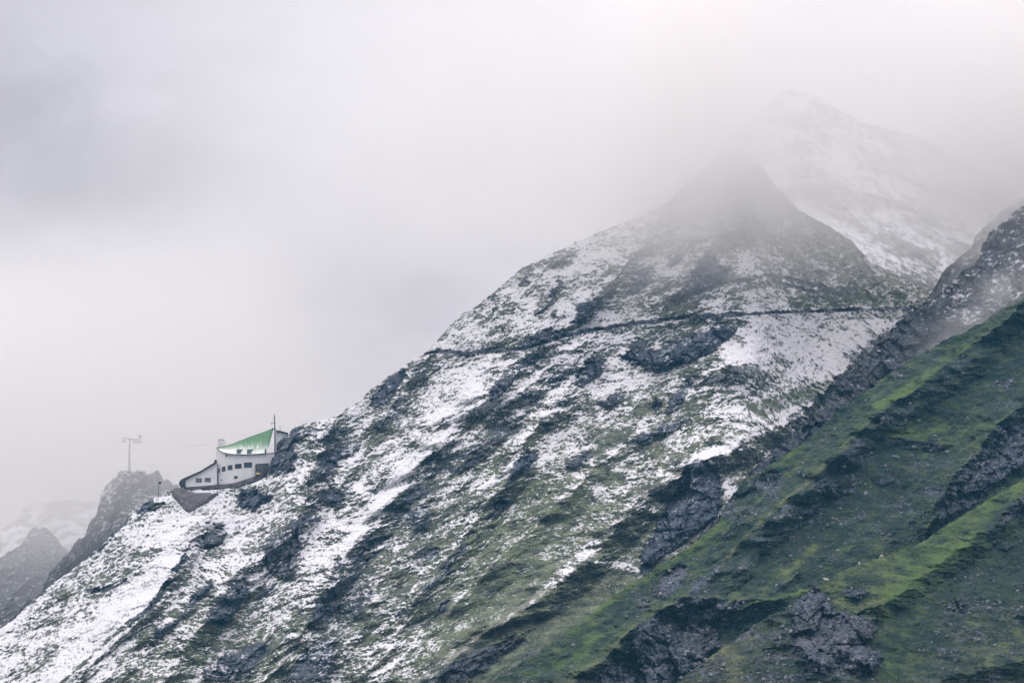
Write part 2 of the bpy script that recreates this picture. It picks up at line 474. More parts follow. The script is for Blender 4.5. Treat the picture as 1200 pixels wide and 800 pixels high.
for pts, A, wl, wr in RIBS:
    D, sg = line_field(U + wu * .35 + bend_u, V + wv * .35 + bend_v, pts, 60)
    dark_flank = (sg > 0) * np.clip(1 - D / (wr * .75), 0, 1); pale_flank = (sg < 0) * np.clip(1 - D / 9, 0, 1)
    dark_flank = dark_flank * np.clip(.55 + .9 * fbm(PB, 14, 3, .6, 55.), 0, 1.2); S = S - .22 * dark_flank + .10 * pale_flank; R = R + .16 * dark_flank; T = np.clip(T - .3 * dark_flank + .25 * pale_flank * (D < 4), 0, 1)

# rock outcrops: (polygon, object label or None)
OUT = [
 ([(750,668),(752,650),(762,630),(775,605),(785,580),(800,555),(808,545),(820,537),(832,542),(842,555),(850,575),(845,590),(838,610),(815,625),(795,640),(775,655),(755,675)],
  'tall dark rock tower standing against the crest of the green hillside'),
 ([(310,640),(318,628),(335,622),(350,615),(352,640),(348,660),(345,678),(335,680),(320,672),(308,660)], 'rounded grey crag between snow gullies, straight below the rocky shoulder right of the hut'),
 ([(279,595),(279,582),(283,573),(300,573),(316,576),(318,585),(305,590),(300,597),(285,597)], 'small square dark crag in the snow just below the white hut'),
 ([(314,548),(318,526),(330,511),(345,500),(356,496),(354,512),(346,520),(351,535),(346,550),(335,556),(320,557)], 'dark rocky shoulder that touches the right end of the white hut'),
 ([(432,476),(437,460),(450,448),(462,440),(471,433),(476,440),(468,453),(458,466),(445,476)], 'dark cliff on the sloping skyline midway between hut and path'),
 ([(572,462),(578,450),(590,440),(605,428),(625,413),(640,406),(630,420),(612,435),(598,450),(588,462),(575,470)], 'slanting rock band just below the bend of the mountain path'),
 ([(604,411),(610,402),(625,393),(640,386),(660,386),(668,391),(655,395.5),(640,401),(620,407)], 'dark blocky outcrop directly above the bend of the path'),
 ([(672,383),(677,365),(680,355),(695,350),(710,340),(720,328),(724,334),(705,352),(695,365),(685,378)], 'narrow dark cliff ending in a point just above the path'),
 ([(672,447),(680,432),(690,420),(700,416),(708,424),(706,438),(695,447),(680,451)], 'compact dark crag surrounded by snow below the path'),
 ([(725,420),(738,405),(745,397),(760,402),(768,412),(780,400),(800,394),(830,386),(868,378),(860,392),(835,410),(800,428),(780,433),(755,432),(740,428)], 'broad dark outcrop close under the middle of the path'),
 ([(800,338),(812,315),(822,300),(830,290),(838,300),(850,318),(858,330),(840,335),(820,342),(805,347)], 'dark rock patch above the path, half way up to the misty summit'),
 ([(780,482),(785,470),(795,455),(805,442),(815,436),(820,440),(808,456),(800,470),(790,482)], 'thin dark rock step slanting across the snowfield under the path'),
 ([(592,570),(595,555),(605,540),(620,528),(632,530),(625,545),(610,558)], 'dark pointed outcrop in the middle of the mottled slope'),
 ([(240,728),(255,700),(270,690),(285,680),(292,690),(275,720),(262,735)], 'dark streaked outcrop low on the left of the mottled slope'),
 # these stay part of the mountain
 ([(330,620),(350,600),(368,592),(378,605),(370,618),(352,625)], None),
 ([(370,522),(380,502),(389,494),(391,510),(380,524)], None),
 ([(356,508),(362,497),(372,503),(369,512)], None),
 ([(380,535),(395,525),(405,518),(425,515),(420,530),(400,540),(395,555),(375,562),(370,555)], None),
 ([(382,590),(384,570),(395,575),(404,590),(395,598)], None),
 ([(360,592),(375,580),(402,578),(390,590)], None),
 ([(228,640),(240,625),(258,610),(268,620),(262,636),(245,645)], None),
 ([(430,505),(440,492),(455,485),(452,497),(440,508)], None),
 ([(640,350),(648,335),(655,318),(661,330),(658,345),(645,360),(630,371),(624,365)], None),
 ([(608,335),(612,322),(621,322),(622,332)], None),
 ([(645,314),(655,300),(676,296),(668,308)], None),
 ([(735,330),(750,312),(768,312),(762,330),(748,342),(730,350)], None),
 ([(775,350),(790,338),(812,340),(800,352)], None),
 ([(776,320),(784,300),(798,290),(800,302),(788,315)], None),
 ([(640,450),(645,435),(662,430),(664,445),(652,452)], None),
 ([(630,508),(636,497),(650,492),(648,500),(636,508)], None),
 ([(605,466),(618,455),(640,462),(625,468)], None),
 ([(655,476),(662,464),(668,458),(666,470)], None),
 ([(570,605),(578,592),(595,580),(606,582),(590,598),(580,608)], None),
 ([(474,612),(480,596),(500,590),(510,600),(500,618),(484,622)], None),
 ([(362,737),(366,715),(372,700),(383,705),(380,725),(368,737)], None),
 ([(384,690),(392,652),(402,650),(404,668),(396,690)], None),
 ([(330,805),(350,770),(370,755),(390,760),(395,780),(380,805)], None),
 ([(235,787),(260,768),(290,755),(310,750),(320,760),(300,780),(270,797),(240,797)], None),
 ([(262,690),(275,675),(290,668),(284,690)], None),
 ([(510,500),(518,490),(526,492),(520,504)], None),
 ([(505,722),(518,700),(530,698),(524,716),(512,728)], None),
 ([(548,492),(552,484),(560,482),(558,492)], None),
 ([(500,545),(505,522),(512,520),(512,540)], None),
 ([(660,545),(675,530),(695,528),(690,540),(670,550)], None),
 ([(480,655),(500,640),(520,640),(505,658)], None),
 ([(300,700),(312,684),(325,682),(318,698)], None),
 ([(700,470),(715,460),(735,462),(730,474),(710,478)], None),
 ([(760,480),(768,468),(780,470),(772,484)], None),
 ([(730,520),(760,505),(790,490),(810,488),(790,505),(760,520)], None),
]
OUT_SPLIT = []
bn = fbm(PB, 2.2, 3, .6, 15.0)
for pts, lab in OUT:
    sd = poly_field(U + wu * .7, V + wv * .7, pts, 16)
    size = math.sqrt((np.ptp(np.array(pts)[:, 0]) + 1) * (np.ptp(np.array(pts)[:, 1]) + 1))
    m = (1 - sstep(-5.0, 4.0, sd + 3.0 * bn)) * np.clip(1.0 + (.35 if lab else .6) * patch, 0, 1)
    big = lab is not None
    S = paint(S, m, .02 if big else .14); R = paint(R, m, .85 if big else .68); L = paint(L, m, .15); T = paint(T, m, 0)
    vv = (V - np.array(pts)[:, 1].min()) / (np.ptp(np.array(pts)[:, 1]) + 1)
    lift = np.clip(-sd, 0, size * .22) / (size * .22)
    d = d + np.clip(lift, 0, 1) ** .6 * (.10 * size) * (.35 + .65 * np.clip(vv, 0, 1))
    if big: OUT_SPLIT.append((lab, sd < 0.3))

# hut platform: retaining wall, a stone face
RW = [(199, 573), (204, 570), (217, 570.5), (219, 575.5), (230, 577), (257, 577.5), (250, 584), (235, 592.5), (222, 599.5), (216, 596), (208, 586), (201, 578)]
sd_rw = poly_field(U + wu * .2, V + wv * .25, RW, 10)
rw = sd_rw < 0
d = d + np.clip(-sd_rw + .5, 0, 4) / 4 * 2.0
fall = at(300, 800, 790) - at(900, 300, 1095); fall /= np.linalg.norm(fall)
al0 = (PB * fall).sum(-1); Pf0 = (PB - al0[..., None] * fall) + (al0 * .3)[..., None] * fall
S = S - .09 * sstep(330, 150, U) * (S < .9) + .2 * np.clip(fbm(Pf0, 9.0, 4, .65, 18.0), -.5, .2) * sstep(420, 200, U) - .12 * sstep(350, 600, U) * sstep(480, 650, V) * (S < .8); S = np.where(rw, -.6, S); R = np.where(rw, 1.2, R)

# path: a bench cut across the face, with a bare bank above it
vp = interp(PATH, U)
on = ((U > 496) & (U < 1072)).astype(float)
hp = V - vp
bankh = np.interp(U, [495, 520, 560, 610, 660, 700, 800, 900, 1000, 1070], [2, 5, 5.0, 5, 4, 4.5, 5, 4.0, 4.0, 3.0]) * (.95 + .6 * fbm(PB, 8, 4, .65, 77.0))
bank = on * (hp < .6) * (hp > -bankh)
d = d + on * (np.where(hp < 0, np.clip(1 + hp / 26, 0, 1) * -1.6, np.clip(1 - hp / 9, 0, 1) * 1.6))
bank = bank * np.clip(1.0 + .4 * fbm(PB, 5, 3, .6, 47.0), 0, 1); S = paint(S, bank, -.1); R = paint(R, bank, .8); L = paint(L, bank, .1); T = paint(T, bank, .0)
shelf = on * (hp >= .6) * (hp < 4.5)
S = paint(S, shelf * .5, .8)

# --- fine relief
rockm = sstep(.3, .8, R)
smooth = rw.astype(float)
def tilt(Q, deg, k):
    """turn and draw out the noise space so that tufts lie along the slope"""
    c_, s_ = math.cos(rad(deg)), math.sin(rad(deg))
    x, z = Q[..., 0], Q[..., 2]
    return np.stack([(x * c_ + z * s_) / k, Q[..., 1] * .6, (-x * s_ + z * c_) * 1.0], -1)
TB = tilt(PB, 28, 1.7)
rel = fbm(PB, 26, 3, .5, 5.0) * 3.6 + fbm(TB, 7.5, 3, .55, 51.0) * .9
crag = crags(PB, R) + (ridged(PB, 14, 3, .5, 3.0, (1, 3.0, 2.0)) - .55) * 6
d = d + (rel + rockm * crag) * (1 - smooth)
P = at(U, V, ms.Y - d)
N0 = ms.normals(P)
hum = (fbm(TB, 1.5, 3, .7, 91.0) * .34 + fbm(TB, .9, 2, .6, 17.0) * .14) * (1 - .9 * smooth)
rgh = fbm(PB, 1.3, 3, .65, 41.0, (1, 2, 1.4)) * .3 * rockm
P = P + N0 * (hum + rgh * (1 - smooth))[..., None]
N1 = ms.normals(P)
NL = ms.normals(at(U, V, ms.Y))
steep = (N1[..., 2] - N0[..., 2]) + .5 * (N0[..., 2] - NL[..., 2])
# streaks down the fall line and tufts across it break the cover up
fall = at(300, 800, 790) - at(900, 300, 1095); fall /= np.linalg.norm(fall)
al = (PB * fall).sum(-1); X = PB - al[..., None] * fall
Pf = X + (al * .2)[..., None] * fall
q = .30 * fbm(Pf, 2.4, 5, .75, 8.0) + .40 * fbm(TB, .75, 2, .9, 63.0) + .28 * fbm(TB, 3.2, 4, .75, 29.0) + .38 * fbm(PB, 13, 4, .65, 39.0)
q = cdf(q - 1.5 * steep)
cover = .5 + (S - q) * 1.0
cover = np.where(rw, 0, cover)
attr = np.stack([np.clip(cover, 0.02, .90) * (1 - rw), np.clip(R, 0, 1), np.clip(L, 0, 1), np.clip(T * .7, 0, 1)], -1)

M_STONE = None
split = [('rock_outcrop', m) for _, m in OUT_SPLIT] + [('path', bank > 0.5), ('retaining_wall', rw)]
objs = ms.finish('mountain', P, attr, M_MAIN, split)
tag(objs[0], 'steep mountain face mottled with fresh snow, rock and dull grass', 'mountain', kind='structure')
for o, (lab, _) in zip(objs[1:], OUT_SPLIT):
    if o: tag(o, lab, 'rock', 'dark rock outcrops on the snowy mountain', 'thing')
tag(objs[-2], 'narrow path with a bare dark bank cut level across the snowy face', 'path', kind='structure')
PATH_O, RW_O = objs[-2], objs[-1]

# stone wall material
def masonry(name, a, b, scale):
    m, nt, out = nodes(name); g = G(nt)
    tc = g.n('ShaderNodeNewGeometry').outputs['Position']
    v = g.n('ShaderNodeTexVoronoi'); g.l(g.scaled(tc, (1, 1, 1.6)), v.inputs['Vector']); v.inputs['Scale'].default_value = scale
    n = g.noise(tc, 1.3, 4, .6)
    sp = g.n('ShaderNodeSeparateColor'); g.l(v.outputs['Color'], sp.inputs[0])
    col = g.mix(g.step(g.math('ADD', g.math('MULTIPLY', sp.outputs[0], .6), g.math('MULTIPLY', n, .4)), .2, .8), a, b)
    b_ = g.n('ShaderNodeBsdfPrincipled'); g.l(col, b_.inputs['Base Color']); b_.inputs['Roughness'].default_value = .9
    bp = g.n('ShaderNodeBump'); bp.inputs['Strength'].default_value = .7; bp.inputs['Distance'].default_value = .12; bp.invert = True
    g.l(v.outputs['Distance'], bp.inputs['Height']); g.l(bp.outputs[0], b_.inputs['Normal'])
    g.l(b_.outputs[0], out.inputs['Surface'])
    return m
M_STONE = masonry('dark_stonework', c4(.040, .038, .040), c4(.12, .112, .110), 1.1)
RW_O.data.materials.clear(); RW_O.data.materials.append(M_STONE)
tag(RW_O, 'sloping dark stone retaining wall under the left end of the white hut', 'wall', kind='thing')

def mainY_at(u, v):
    vc = np.interp(u, ms.u, ms.vs)
    return float(main_Y(np.float64(u), np.float64(v), vc))

# ================================================================== CRAG RIDGE on the right
CR = [(1560, 70), (1320, 178), (1230, 222), (1200, 240), (1186, 250), (1172, 263), (1160, 270), (1152, 285), (1147, 303), (1140, 311), (1128, 316), (1118, 328), (1104, 338), (1097, 352), (1082, 362), (1068, 364), (1050, 378),
      (1035, 396), (1020, 411), (1003, 430), (986, 446), (972, 466), (950, 492), (930, 508), (905, 528), (880, 551), (858, 580), (840, 606), (800, 643), (770, 667), (740, 690), (700, 722), (600, 805)]
GC = [(1560, 140), (1320, 280), (1200, 348), (1185, 357), (1168, 366), (1150, 378), (1135, 386), (1110, 396), (1090, 408), (1060, 425), (1030, 447), (1000, 468), (970, 492), (940, 519), (900, 545), (872, 562), (852, 588), (842, 612), (800, 645),
      (750, 678), (720, 697), (700, 712), (680, 728), (660, 742), (640, 757), (600, 783), (560, 808), (500, 850)]
cs = Sheet(CR, 640, 1560, 1.1, [(a, b + 40) for a, b in GC], jag=2.0, jag_size=9)
def cr_Y(U, V, vc): return np.interp(U, [640, 800, 1060, 1320], [775, 850, 990, 1060]) - .42 * (V - vc)
PC = cs.base(cr_Y); U, V = cs.U, cs.V
rk = cdf(fbm(PC, 14, 3, .5, 2.0))
S = shepard(U, V, [(1190,265,.42),(1165,300,.18),(1150,340,.25),(1120,350,.2),(1100,380,.1),(1050,400,.06),(1000,460,.05),(1180,330,.28),(1140,345,.35),(960,500,.05),(880,570,.0),(800,660,0)], 30, .05, 1e-3)
R = .55 + .3 * (rk - .3)
L = .25 + 0 * R; T = .1 + 0 * R
d = (ridged(PC, 15, 3, .5, 9.0, (1, 3.5, 2.0)) - .5) * 10 + crags(PC, R) * 1.2 + fbm(PC, 30, 2, .5, 4.) * 3
P = at(U, V, cs.Y - d); N0 = cs.normals(P)
P = P + N0 * (fbm(PC, 1.6, 3, .6, 1.0, (1, 1, 1.3)) * .4)[..., None]; N1 = cs.normals(P)
q = cdf(.6 * fbm(PC, 2.5, 4, .6, 8.0) + .4 * fbm(PC, 9, 3, .5, 5.) - 1.6 * (N1[..., 2] - N0[..., 2]))
attr = np.stack([np.clip(.5 + (S - q) * 1.5, 0, 1), np.clip(R, 0, 1), L, T], -1)
o = cs.finish('crag_ridge_hill', P, attr, M_CRAG)[0]
tag(o, 'broken dark rock ridge behind the green hillside, its top in mist', 'ridge', kind='structure')

# back step of the same ridge, fainter
CR2 = [(1560, 66), (1320, 170), (1200, 232), (1175, 246), (1164, 258), (1150, 268), (1143, 276), (1138, 290), (1122, 302), (1104, 318), (1098, 332), (1085, 352), (1040, 400)]
c2 = Sheet(CR2, 1040, 1560, 1.4, [(1040, 430), (1100, 390), (1200, 320), (1320, 250), (1560, 140)], jag=1.6)
P2 = c2.base(lambda U, V, vc: np.interp(U, [1040, 1320], [1090, 1140]) - .4 * (V - vc))
d = (ridged(P2, 18, 4, .55, 19.0, (1, 1, 1.7)) - .5) * 9
P = at(c2.U, c2.V, c2.Y - d)
q = cdf(fbm(P2, 2.5, 4, .7, 8.0))
attr = np.stack([np.clip(.5 + (.14 - q) * 1.2, 0, 1), .6 + 0 * q, .2 + 0 * q, .3 + 0 * q], -1)
tag(c2.finish('back_ridge_hill', P, attr, M_FAR)[0], 'pale stepped ridge fading into mist behind the dark rock ridge', 'ridge', kind='structure')

# ================================================================== GREEN HILLSIDE
gs = Sheet(GC, 500, 1560, 1.1, 860, jag=1.0, jag_size=12)
def gr_Y(U, V, vc):
    Yc = np.interp(U, [500, 640, 850, 1060, 1200, 1320], [715, 760, 835, 900, 930, 955])
    return Yc - .46 * (V - vc)
PG = gs.base(gr_Y); U, V = gs.U, gs.V
wu = 4 * fbm(PG, 5.0, 3, .55, 11.0); wv = 3 * fbm(PG, 4.2, 3, .55, 31.0)
Uw, Vw = U + wu, V + wv
d = np.zeros(U.shape)
RG = [
 ([(1200,350),(1165,380),(1150,395),(1110,428),(1070,457),(1030,485),(990,525),(965,548),(930,578),(900,605),(870,635),(840,665),(820,685),(790,705),(760,725),(730,750),(700,775),(670,800),(630,835)], 8, 26, 34),
 ([(1040,490),(1010,508),(990,530),(960,560),(920,600),(890,630)], 4, 14, 24),
 ([(1200,478),(1160,512),(1125,552),(1100,590),(1090,620)], 7, 30, 16),
 ([(940,692),(900,703),(860,700),(820,699),(790,707),(760,722),(735,745),(700,778),(665,810)], 6, 12, 40),
 ([(930,672),(905,690),(890,700)], 3, 12, 14),
 ([(1100,520),(1060,512),(1010,508)], 3, 20, 14),
 ([(900,580),(870,600),(850,625)], 3, 14, 20),
]
bend_u = 8 * fbm(PG, 30, 3, .6, 61.0); bend_v = 5 * fbm(PG, 26, 3, .6, 71.0); swell = np.clip(.8 + .9 * fbm(PG, 24, 3, .6, 81.0), .2, 1.5)
for pts, A, wl, wr in RG:
    D, sg = line_field(Uw + bend_u, Vw + bend_v, pts, 80)
    f = 2.2 * swell * A * np.where(sg < 0, np.clip(1 - D / wl, 0, 1) ** 1.3, np.clip(1 - D / wr, 0, 1))
    d = np.maximum(d, f) * .7 + .3 * (d + f)
S = np.zeros(U.shape)
L = shepard(U, V, [(1150,400,.35),(1060,450,.35),(1000,490,.3),(1100,470,.1),(1180,420,.05),(1180,470,.15),(1100,505,.4),(1050,500,.4),(1000,560,.1),(1060,560,.08),(1100,560,.2),(1040,610,.3),(980,620,.3),
                   (930,620,.15),(880,620,.3),(830,650,.45),(780,680,.4),(720,720,.35),(690,760,.4),(640,790,.35),(760,710,.15),(900,670,.12),(940,640,.2),(860,690,.1),(870,730,.2),(800,760,.05),(1160,520,.25),(900,560,.4)], 30, .2, 1e-3)
T = .12 + .12 * cdf(fbm(PG, 18, 3, .5, 44.))
R = shepard(U, V, [(1160,440,.22),(1100,460,.22),(1000,580,.30),(1040,570,.32),(960,560,.22),(1060,600,.22),(930,640,.25),(870,660,.25),(860,585,.4),(880,575,.45),(840,640,.15),(770,690,.3),(740,700,.25),(700,740,.12),
                   (640,790,.3),(600,800,.3),(1180,400,.12),(1150,480,.2),(950,520,.15),(900,600,.2)], 26, .15, 1e-3)
GSTR = [
 ([(845,612),(800,646),(755,677)], 5, .85, 0, .25), ([(750,680),(700,713),(665,740)], 3.5, .8, 0, .2), ([(700,746),(680,762),(655,780)], 6, .6, 0, .2), ([(1075,448),(1040,470),(1028,476)], 4, .95, 0, .1),
 ([(1130,400),(1105,425),(1080,446)], 5, .6, 0, .3), ([(1030,487),(1000,515),(975,540),(945,565)], 2.2, .35, 0, .8), ([(990,528),(965,549),(935,574),(905,600)], 2.2, .3, 0, .8), ([(890,610),(870,635),(845,660)], 2.2, .2, 0, .8),
 ([(850,655),(832,672),(815,690)], 3, .1, .6, .5), ([(735,748),(705,772),(670,800)], 3, .2, .05, .75), ([(820,699),(795,706),(765,721),(745,735)], 2, .2, .2, .7), ([(1035,508),(1060,506),(1085,506),(1110,500)], 5, .7, 0, .1),
 ([(1180,496),(1140,505),(1110,520),(1080,530)], 6, .5, 0, .1), ([(955,640),(930,665),(905,680),(895,690)], 3.5, .55, 0, .6), ([(945,693),(900,703),(880,706)], 3, .75, 0, .3), ([(1100,395),(1060,422),(1010,458)], 4, .5, 0, .3),
 ([(940,525),(905,548)], 4, .6, 0, .35), ([(1000,460),(960,500)], 5, .3, 0, .25), ([(870,690),(840,717)], 3, .5, 0, .3), ([(1000,470),(985,500),(960,520)], 2.5, .1, .35, .5), ([(1205,490),(1185,495),(1165,506)], 3, .1, .6, .6),
 ([(855,590),(880,575),(905,560)], 8, .1, .6, .1),
]
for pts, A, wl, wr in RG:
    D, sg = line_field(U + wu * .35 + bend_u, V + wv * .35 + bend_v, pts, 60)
    dark_flank = (sg > 0) * np.clip(1 - D / (wr * .8), 0, 1); pale_flank = (sg < 0) * np.clip(1 - D / 11, 0, 1)
    L = np.clip(L - .22 * dark_flank + .22 * pale_flank, 0, 1); R = np.clip(R + .12 * dark_flank, 0, 1); T = np.clip(T - .1 * dark_flank + .3 * pale_flank * (D < 3.5), 0, 1)  # side shading put into the cover: darker lower-right flanks, brighter upper-left edges
for pts, w, l_, r_, t_ in GSTR:
    D, sg = line_field(U + wu * .4, V + wv * .4, pts, w * 2 + 16)
    m = (1 - sstep(w * .3, w * 1.7 + 1.0, D)) * .9
    L = paint(L, m, l_); R = paint(R, m, r_); T = paint(T, m, t_ * .75)
GOUT = [
 ([(1093,620),(1105,590),(1115,570),(1130,550),(1160,520),(1180,500),(1215,472),(1215,540),(1190,552),(1170,567),(1150,586),(1125,602),(1105,613)], 'slanting grey slab cliff at the right edge above the grassy spur'),
 ([(742,742),(760,724),(780,716),(800,706),(820,701),(842,706),(852,718),(842,735),(842,757),(818,778),(795,797),(770,812),(748,812),(746,790),(738,770)], 'shaded vertical rock wall under a grassy ledge at the bottom, left of the pointed peak'),
 ([(690,815),(705,790),(722,772),(737,762),(742,790),(745,815)], 'small dark buttress at the bottom edge, left of the shaded rock wall'),
 ([(764,697),(777,677),(796,662),(806,666),(795,686),(775,702)], 'small cracked rock step on the green slope below its upper crest'),
 ([(968,542),(975,532),(1000,528),(1018,532),(1005,545),(985,552)], None), ([(1080,525),(1092,513),(1106,515),(1108,527),(1090,532)], None), ([(1085,575),(1095,566),(1108,568),(1106,578),(1092,582)], None),
 ([(1018,560),(1035,545),(1055,548),(1052,566),(1030,570)], None), ([(960,570),(985,560),(1010,566),(995,580),(970,582)], None), ([(935,600),(960,590),(975,597),(955,607)], None), ([(825,712),(835,706),(858,702),(865,712),(845,718)], None),
 ([(740,720),(748,705),(762,700),(758,715)], None), ([(890,560),(905,552),(915,556),(900,568)], None), ([(905,690),(912,680),(924,684),(918,696)], None), ([(1160,450),(1175,440),(1192,446),(1180,456)], None), ([(1040,440),(1052,432),(1060,440),(1050,446)], None),
]
GSPLIT = []
bn = fbm(PG, 2.2, 3, .6, 15.0)
for pts, lab in GOUT:
    sd = poly_field(U + wu * .7, V + wv * .7, pts, 14)
    pa = np.array(pts); size = math.sqrt((np.ptp(pa[:, 0]) + 1) * (np.ptp(pa[:, 1]) + 1))
    m = 1 - sstep(-7.0, 5.0, sd + 4.0 * bn)
    big = lab is not None
    R = paint(R, m, .85 if big else .55); L = paint(L, m, .1); T = paint(T, m, 0)
    vv = np.clip((V - pa[:, 1].min()) / (np.ptp(pa[:, 1]) + 1), 0, 1)
    d = d + np.clip(np.clip(-sd, 0, size * .2) / (size * .2), 0, 1) ** .6 * .09 * size * (.35 + .65 * vv)
    if big: GSPLIT.append((lab, sd < .3))

def grass_relief(sh, PB, d, R, hum_amp=.34):
    rockm = sstep(.3, .8, R)
    d = d + fbm(PB, 24, 3, .5, 5.0) * 3.6 + fbm(PB, 7, 3, .55, 51.0) * .9 + rockm * (crags(PB, R) + (ridged(PB, 13, 3, .5, 3.0, (1, 3.0, 2.0)) - .55) * 6)
    P = at(sh.U, sh.V, sh.Y - d); N0 = sh.normals(P)
    TBg = np.stack([(PB[..., 0] * .93 + PB[..., 2] * .37) / 1.5, PB[..., 1] * .6, PB[..., 2] * .93 - PB[..., 0] * .37], -1)
    hum = fbm(TBg, 2.0, 3, .65, 91.0) * hum_amp * 1.4 + fbm(TBg, .9, 2, .6, 17.0) * .2
    return P + N0 * (hum + rockm * fbm(PB, 1.3, 3, .65, 41.0, (1, 2, 1.4)) * .3)[..., None]
P = grass_relief(gs, PG, d, R)
R2 = np.clip(R + .5 * (cdf(.5 * fbm(PG, 1.8, 3, .7, 66.) + .5 * fbm(PG, 9, 3, .5, 12.)) - .58) * (R > .12), 0, 1)
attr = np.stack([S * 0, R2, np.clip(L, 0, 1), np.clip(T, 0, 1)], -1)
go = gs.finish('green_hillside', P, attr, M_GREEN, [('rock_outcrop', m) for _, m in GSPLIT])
tag(go[0], 'dark green hillside with stony ribs in front of the snowy mountain', 'hill', kind='structure')
for o, (lab, _) in zip(go[1:], GSPLIT):
    if o: tag(o, lab, 'rock', 'grey outcrops on the green hillside', 'thing')
PGfin, RGfin = P, R

# ================================================================== GRASSY SPUR in front, lower right
SP = [(1560, 345), (1320, 490), (1200, 560), (1150, 590), (1110, 614), (1080, 635), (1060, 643), (1040, 650), (1010, 659), (985, 669), (970, 679), (957, 682), (945, 693), (928, 708), (915, 716), (903, 719), (880, 735), (850, 756), (820, 777), (790, 800), (740, 840), (700, 870)]
sp = Sheet(SP, 700, 1560, 1.1, 870, jag=.8, jag_size=14)
def sp_Y(U, V, vc): return np.interp(U, [700, 900, 1000, 1200, 1320], [640, 690, 715, 770, 800]) - .44 * (V - vc)
PS = sp.base(sp_Y); U, V = sp.U, sp.V
wu = 3.5 * fbm(PS, 4.5, 3, .55, 21.0); wv = 2.6 * fbm(PS, 4.0, 3, .55, 33.0)
d = np.zeros(U.shape)
for pts, A, wl, wr in [([(1200,585),(1130,640),(1080,672),(1050,692),(1025,706)], 5, 40, 22), ([(903,719),(925,745),(950,770),(975,795)], 5, 22, 22), ([(1200,770),(1120,790),(1080,810)], 4, 30, 20)]:
    D, sg = line_field(U + 1.6 * wu + 7 * fbm(PS, 26, 3, .6, 61.0), V + 1.6 * wv + 5 * fbm(PS, 24, 3, .6, 71.0), pts, 60)
    d = d + 1.5 * A * np.where(sg < 0, np.clip(1 - D / wl, 0, 1) ** 1.3, np.clip(1 - D / wr, 0, 1))
L = shepard(U, V, [(985,685,.55),(1020,672,.5),(1060,660,.6),(1100,640,.65),(1140,615,.6),(1190,580,.6),(1050,690,.75),(1000,695,.3),(1060,740,.08),(1120,700,.05),(1180,640,.08),(1180,700,.1),(1100,760,.12),(1040,790,.5),(1040,750,.35),(1160,760,.3),
                   (1190,730,.25),(880,760,.25),(850,790,.25),(920,770,.1),(1130,740,.25),(1190,790,.05)], 24, .12, 1e-3)
T = shepard(U, V, [(1000,662,.35),(880,745,.5),(850,770,.55),(1100,640,.15),(1160,770,.35),(1000,705,.4),(1060,720,.1),(910,735,.3)], 22, .12, 1e-2)
R = shepard(U, V, [(1120,710,.38),(1100,720,.3),(1060,770,.2),(1180,790,.3),(1190,715,.35),(900,760,.4),(880,790,.4),(1160,650,.2),(1050,650,.0),(1050,690,0),(985,790,.35),(1040,745,.1),(1020,675,.0),(1000,800,.4)], 24, .12, 1e-3)
for pts, w, l_, r_, t_ in [([(1140,630),(1120,643),(1095,656)], 5, 1.0, 0, .05), ([(1075,680),(1055,690),(1040,700)], 7, .95, 0, .05), ([(965,680),(1000,660),(1040,650),(1080,634)], 2.5, .7, 0, .45), ([(1110,614),(1150,590),(1200,562)], 3, .8, 0, .3),
                           ([(1000,712),(1020,708),(1040,704)], 3, .3, .1, .55), ([(1030,680),(1000,683)], 6, .25, .1, 0), ([(1035,790),(1050,760),(1058,745)], 6, .6, 0, 0), ([(960,775),(985,798)], 4, .1, .5, .4)]:
    D, sg = line_field(U + wu * .4, V + wv * .4, pts, w * 2 + 16)
    m = (1 - sstep(w * .3, w * 1.7 + 1.0, D)) * .9
    L = paint(L, m, l_); R = paint(R, m, r_); T = paint(T, m, t_ * .75)
SOUT = [
 ([(957,681),(966,692),(974,706),(977,716),(988,713),(1000,722),(1012,718),(1027,722),(1028,740),(1018,752),(1034,770),(1024,788),(1005,792),(985,782),(965,790),(945,786),(935,768),(930,748),(932,730),(920,716),(940,696)], 'jagged pointed rock peak beside the bright grassy spur'),
 ([(1170,612),(1182,596),(1196,582),(1215,570),(1215,592),(1195,602),(1178,614)], 'small slanting slab of grey rock on the grassy spur at the right edge'),
 ([(906,800),(912,782),(925,775),(938,785),(936,806),(920,815)], None), ([(985,695),(995,684),(1012,684),(1018,695),(1005,704),(990,703)], None), ([(1108,712),(1118,696),(1130,694),(1136,706),(1124,716)], None), ([(1090,730),(1100,720),(1116,722),(1110,732)], None),
 ([(1185,722),(1192,712),(1206,712),(1204,726)], None), ([(1096,790),(1110,780),(1122,786),(1108,796)], None), ([(890,760),(898,748),(912,752),(905,764)], None), ([(1168,640),(1182,632),(1192,640),(1178,648)], None),
]
SSPLIT = []
bn = fbm(PS, 2.2, 3, .6, 15.0)
for pts, lab in SOUT:
    sd = poly_field(U + wu * .7, V + wv * .7, pts, 14)
    pa = np.array(pts); size = math.sqrt((np.ptp(pa[:, 0]) + 1) * (np.ptp(pa[:, 1]) + 1))
    m = 1 - sstep(-7.0, 5.0, sd + 4.0 * bn)
    big = lab is not None
    R = paint(R, m, .8 if big else .5); L = paint(L, m, .1); T = paint(T, m, 0)
    vv = np.clip((V - pa[:, 1].min()) / (np.ptp(pa[:, 1]) + 1), 0, 1)
    d = d + np.clip(np.clip(-sd, 0, size * .2) / (size * .2), 0, 1) ** .6 * .10 * size * (.35 + .65 * vv)
    if big: SSPLIT.append((lab, sd < .3))
P = grass_relief(sp, PS, d, R, .3)
R2 = np.clip(R + .5 * (cdf(.5 * fbm(PS, 1.6, 3, .7, 66.) + .5 * fbm(PS, 8, 3, .5, 12.)) - .6) * (R > .1), 0, 1)
